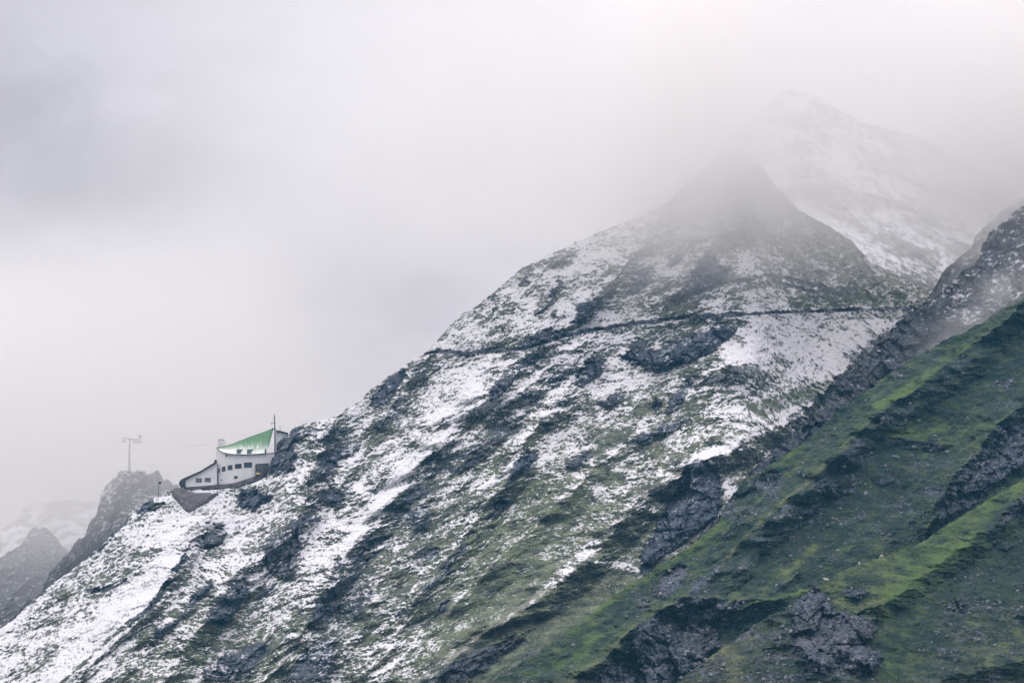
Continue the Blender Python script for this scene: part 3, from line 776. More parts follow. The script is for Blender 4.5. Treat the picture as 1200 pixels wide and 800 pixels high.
attr = np.stack([R * 0, R2, np.clip(L, 0, 1), np.clip(T, 0, 1)], -1)
so = sp.finish('grassy_spur_hill', P, attr, M_GREEN, [('rock_outcrop', m) for _, m in SSPLIT])
tag(so[0], 'nearest grassy spur with bright green meadow on its crest', 'hill', kind='structure')
for o, (lab, _) in zip(so[1:], SSPLIT):
    if o: tag(o, lab, 'rock', 'grey outcrops on the grassy spur', 'thing')
PSfin, RSfin = P, R

# ================================================================== FAR PEAK in the cloud
FP = [(600, 360), (700, 295), (760, 250), (800, 212), (840, 173), (870, 148), (890, 132), (905, 119), (918, 108), (930, 105), (945, 107), (955, 110), (975, 124), (1010, 143), (1040, 150), (1060, 154), (1090, 166), (1130, 190),
      (1160, 205), (1200, 232), (1330, 320), (1560, 450)]
fs = Sheet(FP, 600, 1560, 1.6, [(600, 420), (800, 400), (1330, 420), (1560, 520)], jag=1.4, jag_size=14)
PF = fs.base(lambda U, V, vc: 1560 - .75 * (V - vc) + 0 * U)
d = (ridged(PF, 60, 5, .5, 9.0) - .5) * 22 + fbm(PF, 12, 3, .5, 3.) * 1.5
P = at(fs.U, fs.V, fs.Y - d)
Sf = -.12 + shepard(fs.U, fs.V, [(930,115,.35),(1000,200,.8),(900,200,.75),(1050,190,.6),(1060,175,.35),(1100,260,.55),(1150,230,.5),(970,270,.75),(1000,280,.8),(1060,300,.45),(1080,320,.45),(1020,240,.65),(1110,300,.55)], 40, .6, 1e-3)
q = cdf(.6 * fbm(PF, 3.5, 4, .7, 8.0) + .6 * fbm(PF, 26, 4, .6, 5.))
attr = np.stack([np.clip(.5 + (Sf - q) * .8, 0, 1), .25 + .3 * q, .1 + 0 * q, .4 + 0 * q], -1)
tag(fs.finish('far_peak_mountain', P, attr, M_FAR)[0], 'snow-dusted pyramid peak almost lost in cloud', 'mountain', kind='structure')

# ================================================================== LEFT BACKGROUND
L1 = [(-140, 840), (0, 745), (30, 712), (55, 686), (62, 672), (68, 662), (78, 652), (92, 637), (100, 625), (107, 612), (114, 600), (118, 590), (119, 580), (124, 571), (131, 562), (138, 556), (146, 554), (152, 551), (157, 553), (161, 549), (167, 552),
      (172, 556), (177, 554), (183, 552), (189, 557), (192, 563), (196, 561), (204, 568), (220, 580), (250, 605), (300, 640)]
l1 = Sheet(L1, -140, 300, 1.1, [(-140, 900), (0, 820), (60, 740), (150, 680), (300, 680)], jag=.8, jag_size=7, knobs=7)
P1 = l1.base(lambda U, V, vc: 1085 - .40 * (V - vc) + .12 * np.abs(U - 160))
d = (ridged(P1, 18, 5, .55, 9.0, (1, 1, 1.6)) - .5) * 13
P = at(l1.U, l1.V, l1.Y - d); N0 = l1.normals(P); P = P + N0 * (fbm(P1, 2.5, 3, .6, 6.) * .6)[..., None]; N1 = l1.normals(P)
q = cdf(.6 * fbm(P1, 3.2, 4, .6, 8.0) + .4 * fbm(P1, 12, 3, .5, 5.) - 1.5 * (N1[..., 2] - N0[..., 2]))
Sl = shepard(l1.U, l1.V, [(140,580,.3),(165,590,.32),(120,620,.2),(90,650,.12),(60,690,.05)], 25, .15, 1e-3)
attr = np.stack([np.clip(.5 + (Sl - q) * 1.4, 0, 1), .6 + .2 * (q - .5), .15 + 0 * q, .1 + 0 * q], -1)
tag(l1.finish('pylon_crag_hill', P, attr, M_CRAG)[0], 'rounded misty crag that carries the cableway pylon', 'crag', kind='structure')
pyl_base_y = float(np.interp(151.5, l1.u, P[np.arange(len(l1.u)), l1.first, 1])); 

L2 = [(-420, 790), (-160, 720), (-60, 675), (0, 652), (12, 645), (22, 639), (30, 631), (34, 621), (39, 616), (45, 618), (52, 617), (60, 622), (66, 628), (74, 640), (90, 655), (120, 680), (170, 720)]
l2 = Sheet(L2, -420, 170, 1.2, [(-160, 900), (0, 800), (170, 760)], jag=1.6, jag_size=8)
P1 = l2.base(lambda U, V, vc: 1240 - .45 * (V - vc) + 0 * U)
d = (ridged(P1, 22, 5, .55, 4.0, (1, 1, 1.5)) - .5) * 12
P = at(l2.U, l2.V, l2.Y - d)
q = cdf(fbm(P1, 2.5, 4, .7, 18.0))
attr = np.stack([np.clip(.5 + (.05 - q) * 1.1, 0, 1), .6 + 0 * q, .15 + 0 * q, .1 + 0 * q], -1)
tag(l2.finish('low_crag_hill', P, attr, M_CRAG)[0], 'lower grey crag in mist at the left edge', 'crag', kind='structure')

L3 = [(-420, 800), (-160, 690), (-60, 640), (0, 621), (12, 610), (22, 602), (34, 589), (45, 587), (60, 588), (80, 585), (100, 582), (120, 584), (150, 600), (220, 640)]
l3 = Sheet(L3, -420, 220, 1.4, [(-160, 860), (220, 730)], jag=1.3, jag_size=10)
P1 = l3.base(lambda U, V, vc: 1430 - .6 * (V - vc) + 0 * U)
d = (ridged(P1, 40, 5, .55, 14.0) - .5) * 16
P = at(l3.U, l3.V, l3.Y - d)
q = cdf(.6 * fbm(P1, 5.0, 4, .6, 28.0) + .5 * fbm(P1, 16, 2, .5, 8.))
attr = np.stack([np.clip(.5 + (.55 - q) * 1.4, 0, 1), .5 + 0 * q, .1 + 0 * q, .2 + 0 * q], -1)
tag(l3.finish('snowy_far_hill', P, attr, M_FAR)[0], 'faint snowy slope in mist behind the left crags', 'hill', kind='structure')

# ================================================================== VALLEY GROUND
gx = np.linspace(-1500, 1500, 61); gy = np.concatenate([np.linspace(-600, 250, 18), np.linspace(300, 3200, 59)])
GX, GY = np.meshgrid(gx, gy, indexing='ij')
GZ = -3 + np.clip(GY - 250, 0, None) * .0
t_ = sstep(150, 640, GY)
GZ = -3 * (1 - t_) + t_ * (.117 * np.minimum(GY, 900)) + 0 * GX
GP = np.stack([GX, GY, GZ], -1)
GP[..., 2] += fbm(GP, 120, 3, .5, 2.) * 3 * sstep(60, 200, np.abs(GY)) - 3 * sstep(60, 200, np.abs(GY))
I = np.arange(GX.size).reshape(GX.shape)
q4 = np.stack([I[:-1, :-1], I[1:, :-1], I[1:, 1:], I[:-1, 1:]], -1).reshape(-1, 4)
ga = np.zeros((GX.size, 4)); ga[:, 2] = .2; ga[:, 3] = .15
tag(link('ground', mesh_from_grid(GP.reshape(-1, 3), q4, ga, 'ground'), M_GREEN), 'grassy valley floor below the mountain', 'ground', kind='structure')

# ================================================================== scattered stones (too many to count)
def stones(name, sh, P, Rf, n, smin, smax, label, mat, vmax=805):
    bm_v, bm_f = [], []
    ok = (sh.V[:-1, :-1] < min(vmax, 900)) & sh.keep & (sh.U[:-1, :-1] < 1215)
    w = (np.clip(Rf[:-1, :-1] - .13, 0, .45) ** 1.2) * ok
    clump = cdf(fbm(P[:-1, :-1], 9, 3, .5, 71.)) ** 3
    w = (w * clump).ravel(); w /= w.sum()
    pick = rng.choice(w.size, n, p=w)
    ico = [(0, 0, 1), (.89, 0, .45), (.28, .85, .45), (-.72, .53, .45), (-.72, -.53, .45), (.28, -.85, .45), (.72, .53, -.45), (-.28, .85, -.45), (-.89, 0, -.45), (-.28, -.85, -.45), (.72, -.53, -.45), (0, 0, -1)]
    icf = [(0,1,2),(0,2,3),(0,3,4),(0,4,5),(0,5,1),(1,6,2),(2,7,3),(3,8,4),(4,9,5),(5,10,1),(6,7,2),(7,8,3),(8,9,4),(9,10,5),(10,6,1),(6,11,7),(7,11,8),(8,11,9),(9,11,10),(10,11,6)]
    ico = np.array(ico); Q = P[:-1, :-1].reshape(-1, 3)
    vs, fcs = [], []
    for k, i in enumerate(pick):
        s = smin + (smax - smin) * rng.rand() ** 4
        m = ico * (1 + .35 * (rng.rand(12, 1) - .5)) * s * (.7 + .6 * rng.rand(3))
        a = rng.rand() * 6.28; c_, s_ = math.cos(a), math.sin(a)
        m = np.stack([m[:, 0] * c_ - m[:, 1] * s_, m[:, 0] * s_ + m[:, 1] * c_, m[:, 2] * .8], -1) + Q[i] + (0, -.1, .15 * s)
        vs.append(m); fcs.extend([tuple(12 * k + j for j in f) for f in icf])
    me = bpy.data.meshes.new(name); me.from_pydata(np.concatenate(vs).tolist(), [], fcs); me.update()
    o = link(name, me, mat); tag(o, label, 'stones', kind='stuff'); return o
M_STONES = simple('pale_grey_stone', c4(.20, .205, .225), .9, .45, .6)
stones('scattered_stones', gs, PGfin, RGfin, 1700, .14, .75, 'loose pale stones scattered over the green hillside', M_STONES)
stones('spur_stones', sp, PSfin, RSfin, 900, .15, .5, 'loose grey stones scattered over the near grassy spur', M_STONES)

# ================================================================== THE HUT
M_WHITE = simple('white_plaster', c4(.77, .765, .765), .85, .05, .8, stretch=(1, 1, .4), bump=.1)
M_FRAME = simple('dark_timber', c4(.035, .04, .05), .7, .3, 2.0)
M_GLASSY = simple('dark_window_glass', c4(.03, .045, .075), .12, .2, .4)
M_PALEFRAME = simple('pale_window_frame', c4(.72, .68, .60), .6, .1, 1.0)
M_METAL = simple('weathered_mast_steel', c4(.10, .10, .11), .5, .3, 1.5, .3)
def roof_material():
    m, nt, out = nodes('green_sheet_roof'); g = G(nt)
    tc = g.n('ShaderNodeNewGeometry').outputs['Position']
    sa = g.n('ShaderNodeAttribute', attribute_name='snow').outputs['Fac']
    st = g.noise(g.scaled(tc, (2.2, .3, .10), (0, rad(14), 0)), 1.0, 4, .7)
    n = g.noise(tc, 1.2, 3, .6)
    green = g.mix(g.step(n, .3, .7), c4(.065, .20, .080), c4(.115, .27, .12))
    f = g.step(g.math('ADD', sa, g.math('MULTIPLY', g.math('SUBTRACT', st, .5), 1.1)), .15, 1.0)
    b = g.n('ShaderNodeBsdfPrincipled'); g.l(g.mix(f, green, c4(.80, .82, .80)), b.inputs['Base Color']); b.inputs['Roughness'].default_value = .55
    wv_ = g.n('ShaderNodeTexWave', bands_direction='X'); wv_.inputs['Scale'].default_value = .55; g.l(tc, wv_.inputs['Vector'])
    bp = g.n('ShaderNodeBump'); bp.inputs['Strength'].default_value = .3; bp.inputs['Distance'].default_value = .05
    g.l(wv_.outputs['Fac'], bp.inputs['Height']); g.l(bp.outputs[0], b.inputs['Normal'])
    g.l(b.outputs[0], out.inputs['Surface']); return m
M_ROOF = roof_material()

YH = 1003.0                       # distance of the hut's front
def mesh_obj(name, verts, faces, mat, parent, smooth=False):
    me = bpy.data.meshes.new(name); me.from_pydata([tuple(v) for v in verts], [], faces); me.update()
    bm = bmesh.new(); bm.from_mesh(me); bmesh.ops.recalc_face_normals(bm, faces=bm.faces); bm.to_mesh(me); bm.free()
    if smooth: me.polygons.foreach_set('use_smooth', [True] * len(me.polygons))
    return link(name, me, mat, parent)

def strip_solid(name, top, bot, thick, mat, parent):
    """a wall that follows two lines of points, thick metres deep (away from the viewer)"""
    n = len(top); vs = list(top) + list(bot) + [t + Vector((0, thick, 0)) for t in top] + [b + Vector((0, thick, 0)) for b in bot]
    fs_ = []
    for i in range(n - 1):
        fs_ += [(i, i + 1, n + i + 1, n + i), (2 * n + i, 3 * n + i, 3 * n + i + 1, 2 * n + i + 1), (i, 2 * n + i, 2 * n + i + 1, i + 1), (n + i, n + i + 1, 3 * n + i + 1, 3 * n + i)]
    fs_ += [(0, n, 3 * n, 2 * n), (n - 1, 3 * n - 1, 4 * n - 1, 2 * n - 1)]
    return mesh_obj(name, vs, fs_, mat, parent)

def tube(pts, r, seg=8):
    vs, fcs = [], []
    for k, p in enumerate(pts):
        a = pts[min(k + 1, len(pts) - 1)] - pts[max(k - 1, 0)]
        a.normalize(); x = a.orthogonal().normalized(); y = a.cross(x)
        rr = r[k] if isinstance(r, (list, tuple)) else r
        for j in range(seg):
            t = 2 * math.pi * j / seg
            vs.append(p + (x * math.cos(t) + y * math.sin(t)) * rr)
    for k in range(len(pts) - 1):
        for j in range(seg):
            fcs.append((k * seg + j, k * seg + (j + 1) % seg, (k + 1) * seg + (j + 1) % seg, (k + 1) * seg + j))
    fcs += [tuple(range(seg - 1, -1, -1)), tuple((len(pts) - 1) * seg + j for j in range(seg))]
    return vs, fcs

def boxv(c, sx, sy, sz):
    vs = [c + Vector((sx * i / 2, sy * j / 2, sz * k / 2)) for i in (-1, 1) for j in (-1, 1) for k in (-1, 1)]
    return vs, [(0, 1, 3, 2), (4, 6, 7, 5), (0, 4, 5, 1), (2, 3, 7, 6), (0, 2, 6, 4), (1, 5, 7, 3)]

def join(*parts):
    vs, fs_ = [], []
    for v, f in parts:
        o = len(vs); vs += list(v); fs_ += [tuple(i + o for i in q) for q in f]
    return vs, fs_

# plan of the round-ended main block: photo column -> metres behind the front
PLAN = [(253.2, 15), (253.3, 10), (254.0, 7.2), (255.2, 5.2), (257, 3.8), (259.5, 2.6), (263, 1.6), (267, .9), (272, .4), (278, .1), (286, 0), (296, .1), (306, .5), (314, 1.2), (322, 2.2)]
EAVE = [(253, 524.5), (255, 526), (258, 528), (262, 529.6), (267, 530.9), (274, 531.8), (282, 532.1), (292, 532), (303, 531.4), (314, 530.8), (324, 530.2)]
BASE = [(253, 568.5), (262, 567.6), (272, 566.6), (283, 563.8), (295, 560), (306, 556), (316, 552), (324, 550)]
def hutY(u): return YH + float(np.interp(u, [p[0] for p in PLAN[1:]], [p[1] for p in PLAN[1:]]))
hut = empty('mountain_hut', W(285, 566, YH + 6), 'white round-ended mountain hut with green sheet roof on the snowy ridge', 'building')

us = [p[0] for p in PLAN]; ys = [YH + p[1] for p in PLAN]
top, bot = [], []
for i, (u, y) in enumerate(zip(us, ys)):
    kk = 0 if i else 0
    top.append(W(u, float(interp(EAVE, u)) + .4, y)); bot.append(W(u, float(interp(BASE, u)) + 1.0, y))
tb = [W(322, 531, YH + 18), W(300, 531, YH + 22), W(270, 530, YH + 21), W(256, 527, YH + 18)]
bb = [W(322, 552, YH + 18), W(300, 562, YH + 22), W(270, 568, YH + 21), W(256, 570, YH + 18)]
top += tb; bot += bb
n = len(top)
mesh_obj('wall', top + bot, [(i, (i + 1) % n, n + (i + 1) % n, n + i) for i in range(n)] + [tuple(range(n)), tuple(range(2 * n - 1, n - 1, -1))], M_WHITE, hut)

# the tent-like green roof: eave line to rising ridge line
RIDGE = [(254.6, 523.6), (260, 523.2), (266, 522.2), (272, 520.2), (280, 517), (288, 513.8), (296, 510.8), (304, 508), (312, 505.2), (318, 502.6), (320.6, 501.4)]
EDGE = [(254.0, 524.6), (256.5, 527.2), (260, 529.2), (265, 530.8), (271, 531.8), (279, 532.3), (287, 532.4), (294, 532.2), (301, 531.8), (308, 531.4), (312.2, 531.2)]
K, Mr = len(RIDGE), 9
rv, rs = [], []
for i in range(K):
    a = W(EDGE[i][0], EDGE[i][1], hutY(EDGE[i][0]) - .7)
    b = W(RIDGE[i][0], RIDGE[i][1], hutY(EDGE[i][0]) + 1.5 + 8.0 * i / (K - 1))
    for j in range(Mr):
        t = j / (Mr - 1)
        p = a.lerp(b, t); sag = math.sin(math.pi * t) * .9 * (i / (K - 1)) ** .6
        rv.append(p + Vector((.35 * sag, .3 * sag, -.55 * sag)))
        fi = i / (K - 1)
        rs.append(max(0, min(1, 1.25 - 1.15 * t - .75 * max(0, fi - .35) - (.5 if (i < 1) else 0) - .8 * max(0, .12 - fi) / .12 * .6)))
nr = len(rv)
fs_ = [(i * Mr + j, i * Mr + j + 1, (i + 1) * Mr + j + 1, (i + 1) * Mr + j) for i in range(K - 1) for j in range(Mr - 1)]
vs_all = rv + [v + Vector((0, .12, -.22)) for v in rv]
fs2 = fs_ + [tuple(nr + x for x in reversed(f)) for f in fs_]
rim = [i * Mr for i in range(K)] + [(K - 1) * Mr + j for j in range(1, Mr)] + [i * Mr + Mr - 1 for i in range(K - 2, -1, -1)] + [j for j in range(Mr - 2, 0, -1)]
fs2 += [(rim[k], rim[(k + 1) % len(rim)], nr + rim[(k + 1) % len(rim)], nr + rim[k]) for k in range(len(rim))]
roof = mesh_obj('roof', vs_all, fs2, M_ROOF, hut)
a_ = roof.data.attributes.new('snow', 'FLOAT', 'POINT'); a_.data.foreach_set('value', np.array(rs + rs, np.float32))

def child(name, vf, mat, parent):
    """a sub-part, parented to a mesh that sits at the hut's own origin"""
    me = bpy.data.meshes.new(name); me.from_pydata([tuple(v) for v in vf[0]], [], vf[1]); me.update()
    bm = bmesh.new(); bm.from_mesh(me); bmesh.ops.recalc_face_normals(bm, faces=bm.faces); bm.to_mesh(me); bm.free()
    o = bpy.data.objects.new(name, me); COL.objects.link(o); me.materials.append(mat); o.parent = parent
    return o
# eave board
ev, ef = tube([W(u, v + .15, hutY(u) - .75) for u, v in EDGE + [(318, 530.8), (324, 530.5)]], .16, 6)
child('eave', (ev, ef), M_FRAME, roof)
rg, rf_ = tube([W(RIDGE[i][0], RIDGE[i][1], hutY(EDGE[i][0]) + 1.5 + 8.0 * i / (K - 1)) for i in range(K)], .10, 6)
child('ridge_cap', (rg, rf_), simple('dark_green_flashing', c4(.05, .12, .05), .6), roof)
# two dormers and a vent
M_DORM = simple('green_sheet_metal', c4(.10, .24, .09), .55, .15, 1.0)
for (u0, u1) in ((277.3, 285.8), (289.4, 298.8)):
    y = hutY(u0) + .2
    A, B, C_, D_ = W(u0, 526.0, y), W(u0, 531.2, y - .6), W(u0 + 5, 531.2, y - .6), W(u0 + 5, 526.0, y)
    E_ = W(u1, 526.0, y + 2.2); F_ = W(u0, 526.0, y + 2.6); Gp = W(u0 + 5.4, 531, y + .5)
    child('dormer', ([A, B, C_, D_, E_, F_, Gp], [(0, 1, 2, 3), (3, 2, 6, 4), (0, 3, 4, 5), (0, 5, 1)]), M_DORM, roof)
    o_ = Vector((0, -.06, 0))
    q_ = [W(u0 + .5, 526.7, y - .1) + o_, W(u0 + .5, 530.6, y - .6) + o_, W(u0 + 4.5, 530.6, y - .6) + o_, W(u0 + 4.5, 526.7, y - .1) + o_]
    child('dormer_window', (q_ + [p + Vector((0, .04, 0)) for p in q_], [(0, 1, 2, 3), (7, 6, 5, 4), (0, 4, 5, 1), (1, 5, 6, 2), (2, 6, 7, 3), (3, 7, 4, 0)]), M_GLASSY, roof)
child('vent_pipe', tube([W(311.2, 530.6, YH - .2), W(311.2, 526.2, YH - .2)], .28, 8), M_FRAME, roof)
# round chimney turret on the left tip
cy_ = YH + 9.5
tv, tf_ = [], []
c0 = W(260.4, 530, cy_); c1 = W(260.4, 517.4, cy_)
tv, tf_ = tube([c0, c1], 1.62, 20)
ch = child('chimney', (tv, tf_), M_WHITE, roof)
arc = [c1 + Vector((-1.0 + .25 * k - .25, -1.0, .05 + .55 * math.sin(math.pi * (k + 1) / 10))) for k in range(9)]
child('chimney_hood', tube(arc, .14, 6), M_FRAME, ch)

# white gable slice right of the roof
gw = [W(320.8, 501.6, YH + 8.6), W(322.6, 501.8, YH + 9.2), W(322.8, 531, YH + 2.6), W(312.6, 531.4, YH + .9)]
gw2 = [p + Vector((.2, 1.6, 0)) for p in gw]
mesh_obj('gable', gw + gw2, [(0, 1, 2, 3), (7, 6, 5, 4), (0, 4, 5, 1), (1, 5, 6, 2), (2, 6, 7, 3), (3, 7, 4, 0)], M_WHITE, hut)

def window(uc, vc, w, h, parent, bars=0, panes=True, slope=0.0):
    """a window let into the hut's wall, following its curve"""
    u0, u1 = uc - w / 2, uc + w / 2
    def P_(u, v, off): return W(u, v + slope * (u - uc), hutY(u) - off)
    fr, ff = [], []
    def bar(a, b, c, d_, off0=.10, off1=-.10):
        k = len(fr)
        for off in (off0, off1): fr.extend([P_(a, b, off), P_(c, b, off), P_(c, d_, off), P_(a, d_, off)])
        ff.extend([(k, k + 1, k + 2, k + 3), (k + 7, k + 6, k + 5, k + 4), (k, k + 4, k + 5, k + 1), (k + 1, k + 5, k + 6, k + 2), (k + 2, k + 6, k + 7, k + 3), (k + 3, k + 7, k + 4, k)])
    t = .45
    v0, v1 = vc - h / 2, vc + h / 2
    bar(u0 - t, v0 - t, u1 + t, v0); bar(u0 - t, v1, u1 + t, v1 + t); bar(u0 - t, v0, u0, v1); bar(u1, v0, u1 + t * 1.5, v1)
    for b in range(bars):
        x = u0 + (b + 1) * (u1 - u0) / (bars + 1); bar(x - .22, v0, x + .22, v1, .09)
    if bars: bar(u0, vc - .2, u1, vc + .2, .085)
    wn = mesh_obj('window', fr, ff, M_PALEFRAME, parent)
    k = 5; gv = [P_(u0 + (u1 - u0) * i / k, v, .04) for v in (v0, v1) for i in range(k + 1)]
    child('pane', (gv, [(i, i + 1, k + 2 + i, k + 1 + i) for i in range(k)]), M_GLASSY, wn)
    return wn
for uc, vc, w, h, sl in [(256.8, 551.2, 1.5, 5.2, -.25), (262.2, 549.4, 4.2, 5.8, -.18), (269.6, 547.6, 5.6, 5.6, -.12), (279.2, 546.0, 7.8, 5.6, -.08), (290.6, 544.6, 9.6, 6.2, -.06)]:
    window(uc, vc, w, h, hut, 0, slope=sl)
window(276.4, 559.0, 4.0, 3.2, hut, slope=-.05); window(265.2, 533.8, 2.2, 2.0, hut); window(259.8, 562.2, 1.4, 1.6, hut)

# stone footing under the main block and the wing
ft = [(218.6, 570.4), (230, 569.6), (243, 568.6), (254, 567.6), (264, 567.0), (274, 565.8), (284, 562.8), (296, 558.8), (307, 554.6), (314, 551.6)]
fb = [(218.6, 573.6), (230, 573.2), (243, 572.4), (254, 572.0), (264, 572.0), (274, 571.4), (284, 568.8), (296, 564.4), (307, 559.6), (314, 557)]
strip_solid('stone_footing', [W(u, v, min(hutY(max(u, 256)), YH + 4) - .9) for u, v in ft], [W(u, v, min(hutY(max(u, 256)), YH + 4) - 1.6) for u, v in fb], 2.0, M_STONE, hut)

# lower wing on the left, with a dark sloping roof
YW = YH + 3.2
wl_top = [(216.8, 561.2), (225, 557.6), (235, 553.0), (245, 547.4), (254, 542.2)]
wl_bot = [(216.8, 570.8), (225, 570.2), (235, 569.4), (245, 568.4), (254, 567.8)]
wing = strip_solid('wing_wall', [W(u, v, YW) for u, v in wl_top], [W(u, v, YW) for u, v in wl_bot], 9.0, M_WHITE, hut)
tag(wing, 'white low wing with sloping dark roof edge')
rt = [(209.5, 566.0), (210.6, 563.4), (213.4, 561.0), (217, 559.2), (225, 555.8), (235, 551.4), (241, 547.6), (247, 544.0), (253.4, 540.4)]
rb = [(211.6, 571.4), (214.8, 565.6), (216.4, 562.6), (218.5, 561.0), (225.5, 557.3), (235.4, 553.0), (241.4, 549.2), (247.3, 545.6), (253.4, 542.4)]
wr_ = strip_solid('wing_roof', [W(u, v, YW - .9) for u, v in rt], [W(u, v, YW - .9) for u, v in rb], 10.5, M_FRAME, hut)
ev2 = [(209.8, 565.6), (217.3, 561.5), (217.3, 570.6), (211.8, 572.4)]
pq = [W(u, v, YW - .7) for u, v in ev2]; pq2 = [p + Vector((0, 9.5, 0)) for p in pq]
child('rounded_end', (pq + pq2, [(0, 1, 2, 3), (7, 6, 5, 4), (0, 4, 5, 1), (1, 5, 6, 2), (2, 6, 7, 3), (3, 7, 4, 0)]), M_FRAME, wr_)
child('roof_knob', boxv(W(252.6, 540.2, YW - .5), .9, .9, .8), M_FRAME, wr_)
def wing_window(uc, vc, w, h, bars):
    fr = []
    s = .303
    c = W(uc, vc, YW - .06)
    t = .12
    X_, Z_ = w * s, h * s
    parts = [boxv(c + Vector((0, 0, Z_ / 2)), X_ + 2 * t, .2, t), boxv(c - Vector((0, 0, Z_ / 2)), X_ + 2 * t, .2, t), boxv(c - Vector((X_ / 2, 0, 0)), t, .21, Z_ - t), boxv(c + Vector((X_ / 2, 0, 0)), t, .21, Z_ - t)]
    for b in range(bars):
        parts.append(boxv(c + Vector((-X_ / 2 + (b + 1) * X_ / (bars + 1), 0, 0)), .13, .18, Z_ - t))
    if bars: parts.append(boxv(c, X_ - t, .16, .12))
    v_, f_ = join(*parts)
    wn = mesh_obj('window', v_, f_, simple('grey_window_frame', c4(.30, .31, .33), .6) if bars else M_PALEFRAME, hut)
    child('pane', boxv(c + Vector((0, .01, 0)), X_, .1, Z_), M_GLASSY, wn)
wing_window(233.0, 562.6, 7.0, 4.6, 2); wing_window(243.4, 562.0, 6.8, 4.6, 2)
for uc, vc in ((236.0, 556.6), (248.8, 549.6), (251.4, 566.4)):
    mesh_obj('wall_vent', *boxv(W(uc, vc, YW - .08), .42, .25, .5), M_PALEFRAME, hut)

# dark stone entrance block on the right of the hut
eb_t = [(299.2, 543.4), (306, 542.9), (314.6, 542.4)]; eb_b = [(299.2, 556.5), (306, 556.8), (316, 557.2)]
blk = strip_solid('stone_porch', [W(u, v, YH - .9) for u, v in eb_t], [W(u, v, YH - .9) for u, v in eb_b], 2.2, M_STONE, hut)
child('porch_door', boxv(W(310.8, 551.0, YH - .95), 1.5, .2, 2.6), M_FRAME, blk)
tag(child('notice_board', boxv(W(302.0, 554.6, YH - 1.1), 1.35, .2, .65), simple('yellow_board', c4(.65, .47, .12), .6, .1), blk), 'small yellow board on the dark stone porch')
for dx in (-.4, .4):
    child('board_post', boxv(W(302.0, 556.4, YH - 1.0) + Vector((dx, .05, -.1)), .1, .1, .8), M_FRAME, blk)

# upper block behind, with a dark roof edge
ub = [W(323.2, 505.2, YH + 12), W(336.8, 507.6, YH + 12), W(336.8, 524, YH + 12), W(323.2, 534, YH + 12)]
ub2 = [p + Vector((0, 7, 0)) for p in ub]
mesh_obj('upper_block_wall', ub + ub2, [(0, 1, 2, 3), (7, 6, 5, 4), (0, 4, 5, 1), (1, 5, 6, 2), (2, 6, 7, 3), (3, 7, 4, 0)], M_WHITE, hut)
strip_solid('upper_block_roof', [W(321.6, 503.4, YH + 11), W(329, 504.6, YH + 11), W(337.5, 506.8, YH + 11)], [W(321.6, 505.0, YH + 11), W(329, 506.0, YH + 11), W(337.5, 508.0, YH + 11)], 9, M_FRAME, hut)

# mast in front of the gable
mast = empty('mast', W(322.2, 530, YH + 1.5), 'tall thin dark mast rising beside the peak of the green roof', 'mast')
mesh_obj('pole', *tube([W(322.2, 531, YH + 1.5), W(322.1, 503, YH + 1.5), W(321.6, 485.4, YH + 1.5)], [.26, .24, .16], 8), M_METAL, mast)
mesh_obj('antenna_bracket', *join(tube([W(321.8, 495.2, YH + 1.5), W(318.0, 496.2, YH + 1.3)], .07, 6), tube([W(318.0, 494.6, YH + 1.3), W(318.0, 497.2, YH + 1.3)], .09, 6)), M_METAL, mast)
mesh_obj('junction_box', *boxv(W(319.8, 502.4, YH + 1.4), .55, .5, .6), M_METAL, mast)
an = empty('whip_antenna', W(328.2, 504, YH + 14), 'short thin rod standing on the upper block behind the mast', 'antenna')
mesh_obj('rod', *tube([W(328.2, 506, YH + 14), W(328.2, 498.2, YH + 14)], [.10, .06], 6), M_METAL, an)
mesh_obj('foot', *boxv(W(328.2, 504.6, YH + 14), .4, .4, .25), M_METAL, an)

# ================================================================== small lamp mast on the crest
yl = mainY_at(186, 583) + 1.0
lm = empty('lamp_post', W(186, 583, yl), 'short post with a dark lamp head on the snowy crest left of the hut', 'lamp post')
mesh_obj('post', *tube([W(186, 586, yl), W(186.0, 566.5, yl)], [.19, .14], 8), simple('grey_post', c4(.22, .23, .24), .6), lm)
hd = mesh_obj('lamp_head', *boxv(W(187.3, 565.4, yl), .95, .55, .62), M_FRAME, lm)
mesh_obj('arm', *tube([W(186.0, 566.6, yl), W(187.2, 566.4, yl)], .09, 6), M_FRAME, lm)

# ================================================================== cableway pylon
YP = pyl_base_y + .5
py = empty('cableway_pylon', W(151.6, 553, YP), 'T-shaped cableway pylon on the misty crag at the left', 'pylon')
M_PYL = simple('ochre_galvanised_steel', c4(.30, .27, .19), .6, .2, 1.0)
M_PYLD = simple('grey_galvanised_steel', c4(.18, .18, .17), .6, .2, 1.0)
mesh_obj('pole', *tube([W(151.6, 558, YP), W(151.6, 532, YP), W(152.2, 514.2, YP)], [.46, .38, .30], 12), M_PYL, py)
mesh_obj('crossarm', *tube([W(143.4, 513.0, YP), W(148, 513.2, YP), W(152, 514.6, YP), W(158, 514.8, YP), W(165.6, 514.8, YP)], [.15, .2, .34, .22, .18], 8), M_PYLD, py)
def wheels(name, u0, u1, v, k):
    parts = [tube([W(u0, v - .6, YP), W(u1, v - .6, YP)], .14, 6)]
    for i in range(k):
        u = u0 + (u1 - u0) * (i + .5) / k
        c = W(u, v + .25, YP)
        parts.append(tube([c - Vector((0, .12, 0)), c + Vector((0, .12, 0))], .26, 10))
    parts.append(tube([W((u0 + u1) / 2, v - .6, YP), W((u0 + u1) / 2, 514.6, YP)], .1, 6))
    return mesh_obj(name, *join(*parts), M_PYLD, py)
wheels('sheave_train', 143.2, 148.0, 517.0, 3); wheels('sheave_train', 156.0, 165.6, 518.0, 6)
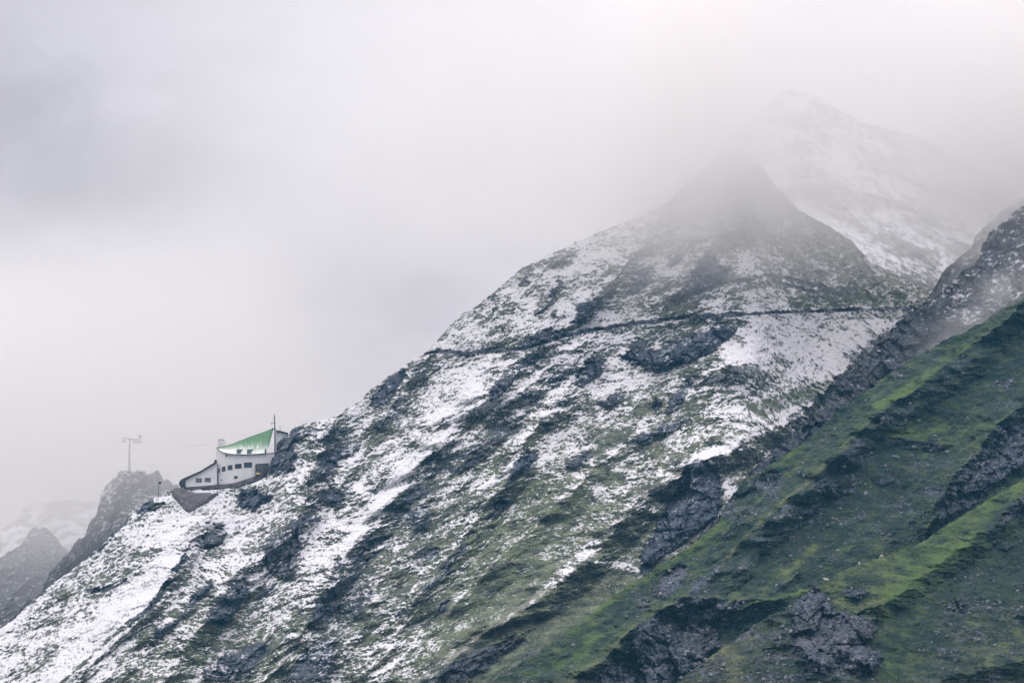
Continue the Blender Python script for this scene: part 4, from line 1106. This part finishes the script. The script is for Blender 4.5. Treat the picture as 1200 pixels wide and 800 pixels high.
mesh_obj('hanger', *tube([W(144.2, 513.2, YP), W(144.0, 517.0, YP)], .16, 6), M_PYLD, py)
mesh_obj('hanger', *tube([W(156.6, 514.8, YP), W(156.6, 518.0, YP)], .16, 6), M_PYLD, py)
mesh_obj('hanger', *tube([W(164.8, 514.8, YP), W(164.8, 518.0, YP)], .16, 6), M_PYLD, py)
bm = bmesh.new(); bmesh.ops.create_uvsphere(bm, u_segments=16, v_segments=10, radius=.72)
me = bpy.data.meshes.new('warning_ball'); bm.to_mesh(me); bm.free()
cb = W(164.2, 511.2, YP)
for v in me.vertices: v.co = v.co + cb
link('warning_ball', me, simple('faded_red_paint', c4(.62, .13, .10), .5, .1), py)
mesh_obj('ball_stalk', *tube([W(163.6, 514.6, YP), W(164.0, 512.4, YP)], .1, 6), M_PYLD, py)
M_CABLE = simple('steel_cable', c4(.16, .16, .16), .5, .1, 1, .3)
def cable(a, b, sag, r, label):
    pts = [a.lerp(b, t / 20) - Vector((0, 0, sag * 4 * (t / 20) * (1 - t / 20))) for t in range(21)]
    o = mesh_obj('cable', *tube(pts, r, 5), M_CABLE, None); tag(o, label, 'cable', 'cableway cables'); return o
cable(W(165.6, 517.6, YP), W(330, 512, YH + 17), 2.0, .03, 'thin cable between the right arm of the pylon and the hut')
cable(W(143.2, 517.2, YP), W(-60, 640, 700), 6.0, .008, 'thin cable dropping leftwards from the left arm of the pylon')

# ================================================================== sheep
def skin_body(name, edges, pts, radii, mat, loc, rot, parent=None):
    me = bpy.data.meshes.new(name); me.from_pydata(pts, edges, []); me.update()
    o = bpy.data.objects.new(name, me); COL.objects.link(o); me.materials.append(mat)
    md = o.modifiers.new('skin', 'SKIN')
    for i, r in enumerate(radii): me.skin_vertices[0].data[i].radius = (r, r)
    me.skin_vertices[0].data[0].use_root = True
    s = o.modifiers.new('sub', 'SUBSURF'); s.levels = 1; s.render_levels = 1
    o.location = loc; o.rotation_euler = (0, 0, rot)
    return o
M_WOOL = simple('cream_wool', c4(.80, .74, .66), .95, .1, 9)
SPTS = [(0, 0, .62), (.32, 0, .66), (-.36, 0, .63), (.52, 0, .74), (.66, 0, .86), (.86, 0, .80), (.30, .13, .42), (.30, .14, .02), (.30, -.13, .42), (.30, -.14, .02), (-.34, .13, .44), (-.40, .14, .22), (-.36, .14, .02), (-.34, -.13, .44), (-.40, -.14, .22), (-.36, -.14, .02), (-.58, 0, .56), (-.62, 0, .42),
        (.66, .11, .90), (.66, -.11, .90)]
SED = [(0, 1), (0, 2), (1, 3), (3, 4), (4, 5), (1, 6), (6, 7), (1, 8), (8, 9), (2, 10), (10, 11), (11, 12), (2, 13), (13, 14), (14, 15), (2, 16), (16, 17), (4, 18), (4, 19)]
SRA = [.27, .24, .26, .15, .12, .065, .08, .045, .08, .045, .10, .06, .045, .10, .06, .045, .06, .04, .04, .04]
GRAZE = list(SPTS); GRAZE[3] = (.55, 0, .58); GRAZE[4] = (.72, 0, .36); GRAZE[5] = (.86, 0, .12); GRAZE[18] = (.70, .11, .42); GRAZE[19] = (.70, -.11, .42)
def crest_pt(sh, P, u, k=2):
    i = int(np.argmin(np.abs(sh.u - u))); return Vector(P[i, sh.first[i] + k - 1].tolist())
for u, pts, rz, sc, lab in [(968, SPTS, math.pi * .93, 1.0, 'largest pale sheep, at the low end of the meadow crest nearest the pointed rock peak'), (1007, GRAZE, 1.2, .85, 'white sheep in the middle of the three on the meadow crest'),
                        (1033, GRAZE, math.pi * .9, .75, 'smallest white sheep, highest of the three on the meadow crest')]:
    o = skin_body('sheep', SED, pts, SRA, M_WOOL, crest_pt(sp, PSfin, u) + Vector((0, 0, -.04)), rz)
    o.scale = (sc, sc, sc); tag(o, lab, 'sheep', 'sheep on the meadow crest')

# ================================================================== AIR
def volume_material(name, build):
    m, nt, out = nodes(name); g = G(nt)
    v = g.n('ShaderNodeVolumePrincipled'); build(g, v)
    g.l(v.outputs[0], out.inputs['Volume']); return m

def air_box(name, lo, hi, mat, label, cat):
    c = Vector([(a + b) / 2 for a, b in zip(lo, hi)]); s = [b - a for a, b in zip(lo, hi)]
    vs, fs_ = boxv(Vector((0, 0, 0)), *s)
    me = bpy.data.meshes.new(name); me.from_pydata([tuple(v) for v in vs], [], fs_); me.update()
    o = link(name, me, mat); o.location = c; tag(o, label, cat, kind='stuff'); return o

HAZE_D = .00008
def hz(g, v):
    v.inputs['Color'].default_value = c4(.20, .58, .95); v.inputs['Density'].default_value = HAZE_D; v.inputs['Anisotropy'].default_value = .2
air_box('haze', (-1400, -580, -14), (1400, 1800, 640), volume_material('blue_air', hz), 'thin blue air over the whole valley', 'haze')

MISTC = c4(.999, .988, .974)
def cloud(g, v):
    p = g.n('ShaderNodeNewGeometry').outputs['Position']
    sx = g.n('ShaderNodeSeparateXYZ'); g.l(p, sx.inputs[0])
    n1 = g.noise(g.scaled(p, (1, .8, 1.3)), .011, 3, .6, .3)
    n2 = g.noise(p, .04, 2, .6)
    nn = g.math('SUBTRACT', g.math('ADD', g.math('MULTIPLY', n1, 1.0), g.math('MULTIPLY', n2, .25)), .625)
    z = g.math('ADD', sx.outputs[2], g.math('MULTIPLY', nn, 75.0))
    # the cloud's base rises towards the viewer's left and with distance
    z = g.math('SUBTRACT', z, g.math('MULTIPLY', g.math('SUBTRACT', sx.outputs[1], 1100.0), .25))
    h = g.math('MULTIPLY', g.step(z, 284.0, 338.0), g.math('SUBTRACT', 1.0, g.step(sx.outputs[2], 385.0, 470.0)))
    edge = g.math('MULTIPLY', g.step(sx.outputs[1], 982.0, 1015.0), g.math('SUBTRACT', 1.0, g.step(sx.outputs[1], 1600.0, 1690.0)))
    edge = g.math('MULTIPLY', edge, g.step(sx.outputs[0], -190.0, 40.0))
    right = g.math('MULTIPLY', .010, g.step(sx.outputs[0], 140.0, 182.0))
    hump = g.math('MULTIPLY', g.step(sx.outputs[0], 18.0, 62.0), g.math('SUBTRACT', 1.0, g.math('MULTIPLY', .9, g.step(sx.outputs[0], 74.0, 116.0))))
    veil = g.math('ADD', right, g.math('ADD', .0095, g.math('MULTIPLY', .019, hump)))
    near = g.math('SUBTRACT', 1.0, g.step(sx.outputs[1], 1095.0, 1150.0))
    dens = g.math('ADD', .0019, g.math('MULTIPLY', near, veil))
    dn = g.math('MULTIPLY', g.math('MULTIPLY', h, edge), dens)
    g.l(dn, v.inputs['Density']); v.inputs['Color'].default_value = MISTC; v.inputs['Anisotropy'].default_value = .4
air_box('cloud_mist', (-200, 980, 240), (420, 1700, 620), volume_material('summit_cloud', cloud), 'cloud wrapped round the summit', 'cloud')

def leftmist(g, v):
    p = g.n('ShaderNodeNewGeometry').outputs['Position']
    sx = g.n('ShaderNodeSeparateXYZ'); g.l(p, sx.inputs[0])
    n1 = g.noise(p, .012, 3, .6, .3)
    z = g.math('ADD', sx.outputs[2], g.math('MULTIPLY', g.math('SUBTRACT', n1, .5), 70.0))
    near = g.math('ADD', g.math('MULTIPLY', g.math('SUBTRACT', 1.0, g.step(sx.outputs[1], 1070.0, 1110.0)), .016), .0032)
    h = g.math('ADD', g.math('MULTIPLY', g.step(z, 165.0, 235.0), near), .0008)
    edge = g.math('MULTIPLY', g.step(sx.outputs[1], 1024.0, 1040.0), g.math('SUBTRACT', 1.0, g.step(sx.outputs[1], 1450.0, 1600.0)))
    edge = g.math('MULTIPLY', edge, g.math('SUBTRACT', 1.0, g.step(sx.outputs[0], -120.0, -20.0)))
    edge = g.math('MULTIPLY', edge, g.math('SUBTRACT', 1.0, g.step(sx.outputs[2], 270.0, 330.0)))
    g.l(g.math('MULTIPLY', h, edge), v.inputs['Density']); v.inputs['Color'].default_value = MISTC; v.inputs['Anisotropy'].default_value = .4
air_box('valley_mist', (-420, 1022, 90), (-15, 1610, 335), volume_material('left_mist', leftmist), 'mist round the crags on the left', 'mist')

def wisp(g, v):
    p = g.n('ShaderNodeNewGeometry').outputs['Position']
    c = W(1165, 362, 972)
    r = g.n('ShaderNodeVectorMath', operation='SUBTRACT'); g.l(p, r.inputs[0]); r.inputs[1].default_value = c
    sx = g.n('ShaderNodeSeparateXYZ'); g.l(r.outputs[0], sx.inputs[0])
    zz = g.math('SUBTRACT', sx.outputs[2], g.math('MULTIPLY', sx.outputs[0], .75))
    rr = g.math('ADD', g.math('POWER', g.math('MULTIPLY', g.math('ABSOLUTE', sx.outputs[0]), 1 / 34.0), 2.0), g.math('POWER', g.math('MULTIPLY', g.math('ABSOLUTE', zz), 1 / 12.0), 2.0))
    rr = g.math('ADD', rr, g.math('POWER', g.math('MULTIPLY', g.math('ABSOLUTE', sx.outputs[1]), 1 / 22.0), 2.0))
    n = g.step(g.noise(p, .07, 3, .6), .3, .7)
    g.l(g.math('MULTIPLY', g.math('MULTIPLY', g.math('EXPONENT', g.math('MULTIPLY', rr, -1.2)), n), .035), v.inputs['Density'])
    v.inputs['Color'].default_value = MISTC; v.inputs['Anisotropy'].default_value = .4
wc = W(1165, 362, 972)
air_box('mist_wisp', (wc.x - 60, wc.y - 40, wc.z - 56), (wc.x + 70, wc.y + 44, wc.z + 70), volume_material('wisp', wisp), 'wisp of mist drifting between the rock ridge and the green crest', 'mist')

# ================================================================== LIGHT
SUN_EL, SUN_AZ = rad(38), rad(-76)       # azimuth from +Y (ahead), towards the viewer's left is negative
w = bpy.data.worlds.new('World'); SC.world = w; w.use_nodes = True
nt = w.node_tree; nt.nodes.clear(); g = G(nt)
out = g.n('ShaderNodeOutputWorld'); bg = g.n('ShaderNodeBackground'); bg.inputs['Strength'].default_value = .1
sky = g.n('ShaderNodeTexSky', sky_type='NISHITA'); sky.sun_disc = False; sky.sun_elevation = SUN_EL; sky.sun_rotation = SUN_AZ
tc = g.n('ShaderNodeTexCoord').outputs['Generated']
n1 = g.noise(g.scaled(tc, (1, 1, 1.7)), 7.0, 5, .55, .4)
n2 = g.noise(g.scaled(tc, (1, 1, 1.4), (.3, .2, .5)), 3.2, 3, .5, .2)
sxw = g.n('ShaderNodeSeparateXYZ'); g.l(tc, sxw.inputs[0]); xg = g.math('ADD', g.math('MULTIPLY', sxw.outputs[0], 1.0), g.math('MULTIPLY', g.math('SUBTRACT', sxw.outputs[2], .24), .8))
f = g.step(g.math('ADD', g.math('ADD', g.math('MULTIPLY', n1, .6), g.math('MULTIPLY', g.math('SUBTRACT', g.noise(g.scaled(tc, (1, 1, 1.6)), 19.0, 5, .6, .5), .5), .45)), g.math('ADD', g.math('MULTIPLY', n2, .45), g.math('MULTIPLY', xg, 1.1))), .30, .74)
cl = g.mix(f, c4(6.9, 6.2, 6.3), c4(9.3, 8.55, 8.9))
zen = g.math('ADD', 1.0, g.math('MULTIPLY', g.step(sxw.outputs[2], .36, 0.95), 2.5))     # an overcast sky is brightest overhead
vm = g.n('ShaderNodeVectorMath', operation='SCALE'); g.l(cl, vm.inputs[0]); g.l(zen, vm.inputs['Scale']); cl = vm.outputs[0]
g.l(g.mix(.93, sky.outputs[0], cl), bg.inputs['Color']); g.l(bg.outputs[0], out.inputs['Surface'])

sl = bpy.data.lights.new('sun', 'SUN'); sl.energy = 1.5; sl.angle = rad(10); sl.color = (1, .97, .93)
sun = bpy.data.objects.new('sun', sl); COL.objects.link(sun)
dirv = Vector((math.sin(SUN_AZ) * math.cos(SUN_EL), math.cos(SUN_AZ) * math.cos(SUN_EL), math.sin(SUN_EL)))
sun.rotation_euler = (-dirv).to_track_quat('-Z', 'Y').to_euler(); sun.location = (-300, 300, 900)

# ================================================================== render settings
vs_ = SC.view_settings; vs_.view_transform = 'Standard'; vs_.look = 'None'; vs_.gamma = 1; vs_.exposure = -0.17
SC.render.engine = 'CYCLES'; cy = SC.cycles
cy.max_bounces = 20; cy.diffuse_bounces = 3; cy.volume_bounces = 18; cy.glossy_bounces = 2; cy.transparent_max_bounces = 8
cy.volume_step_rate = 1.0; cy.volume_max_steps = 256
cy.use_denoising = True
try: cy.denoiser = 'OPENIMAGEDENOISE'; cy.denoising_input_passes = 'RGB_ALBEDO_NORMAL'
except Exception: pass
cy.use_adaptive_sampling = True; cy.adaptive_threshold = .01
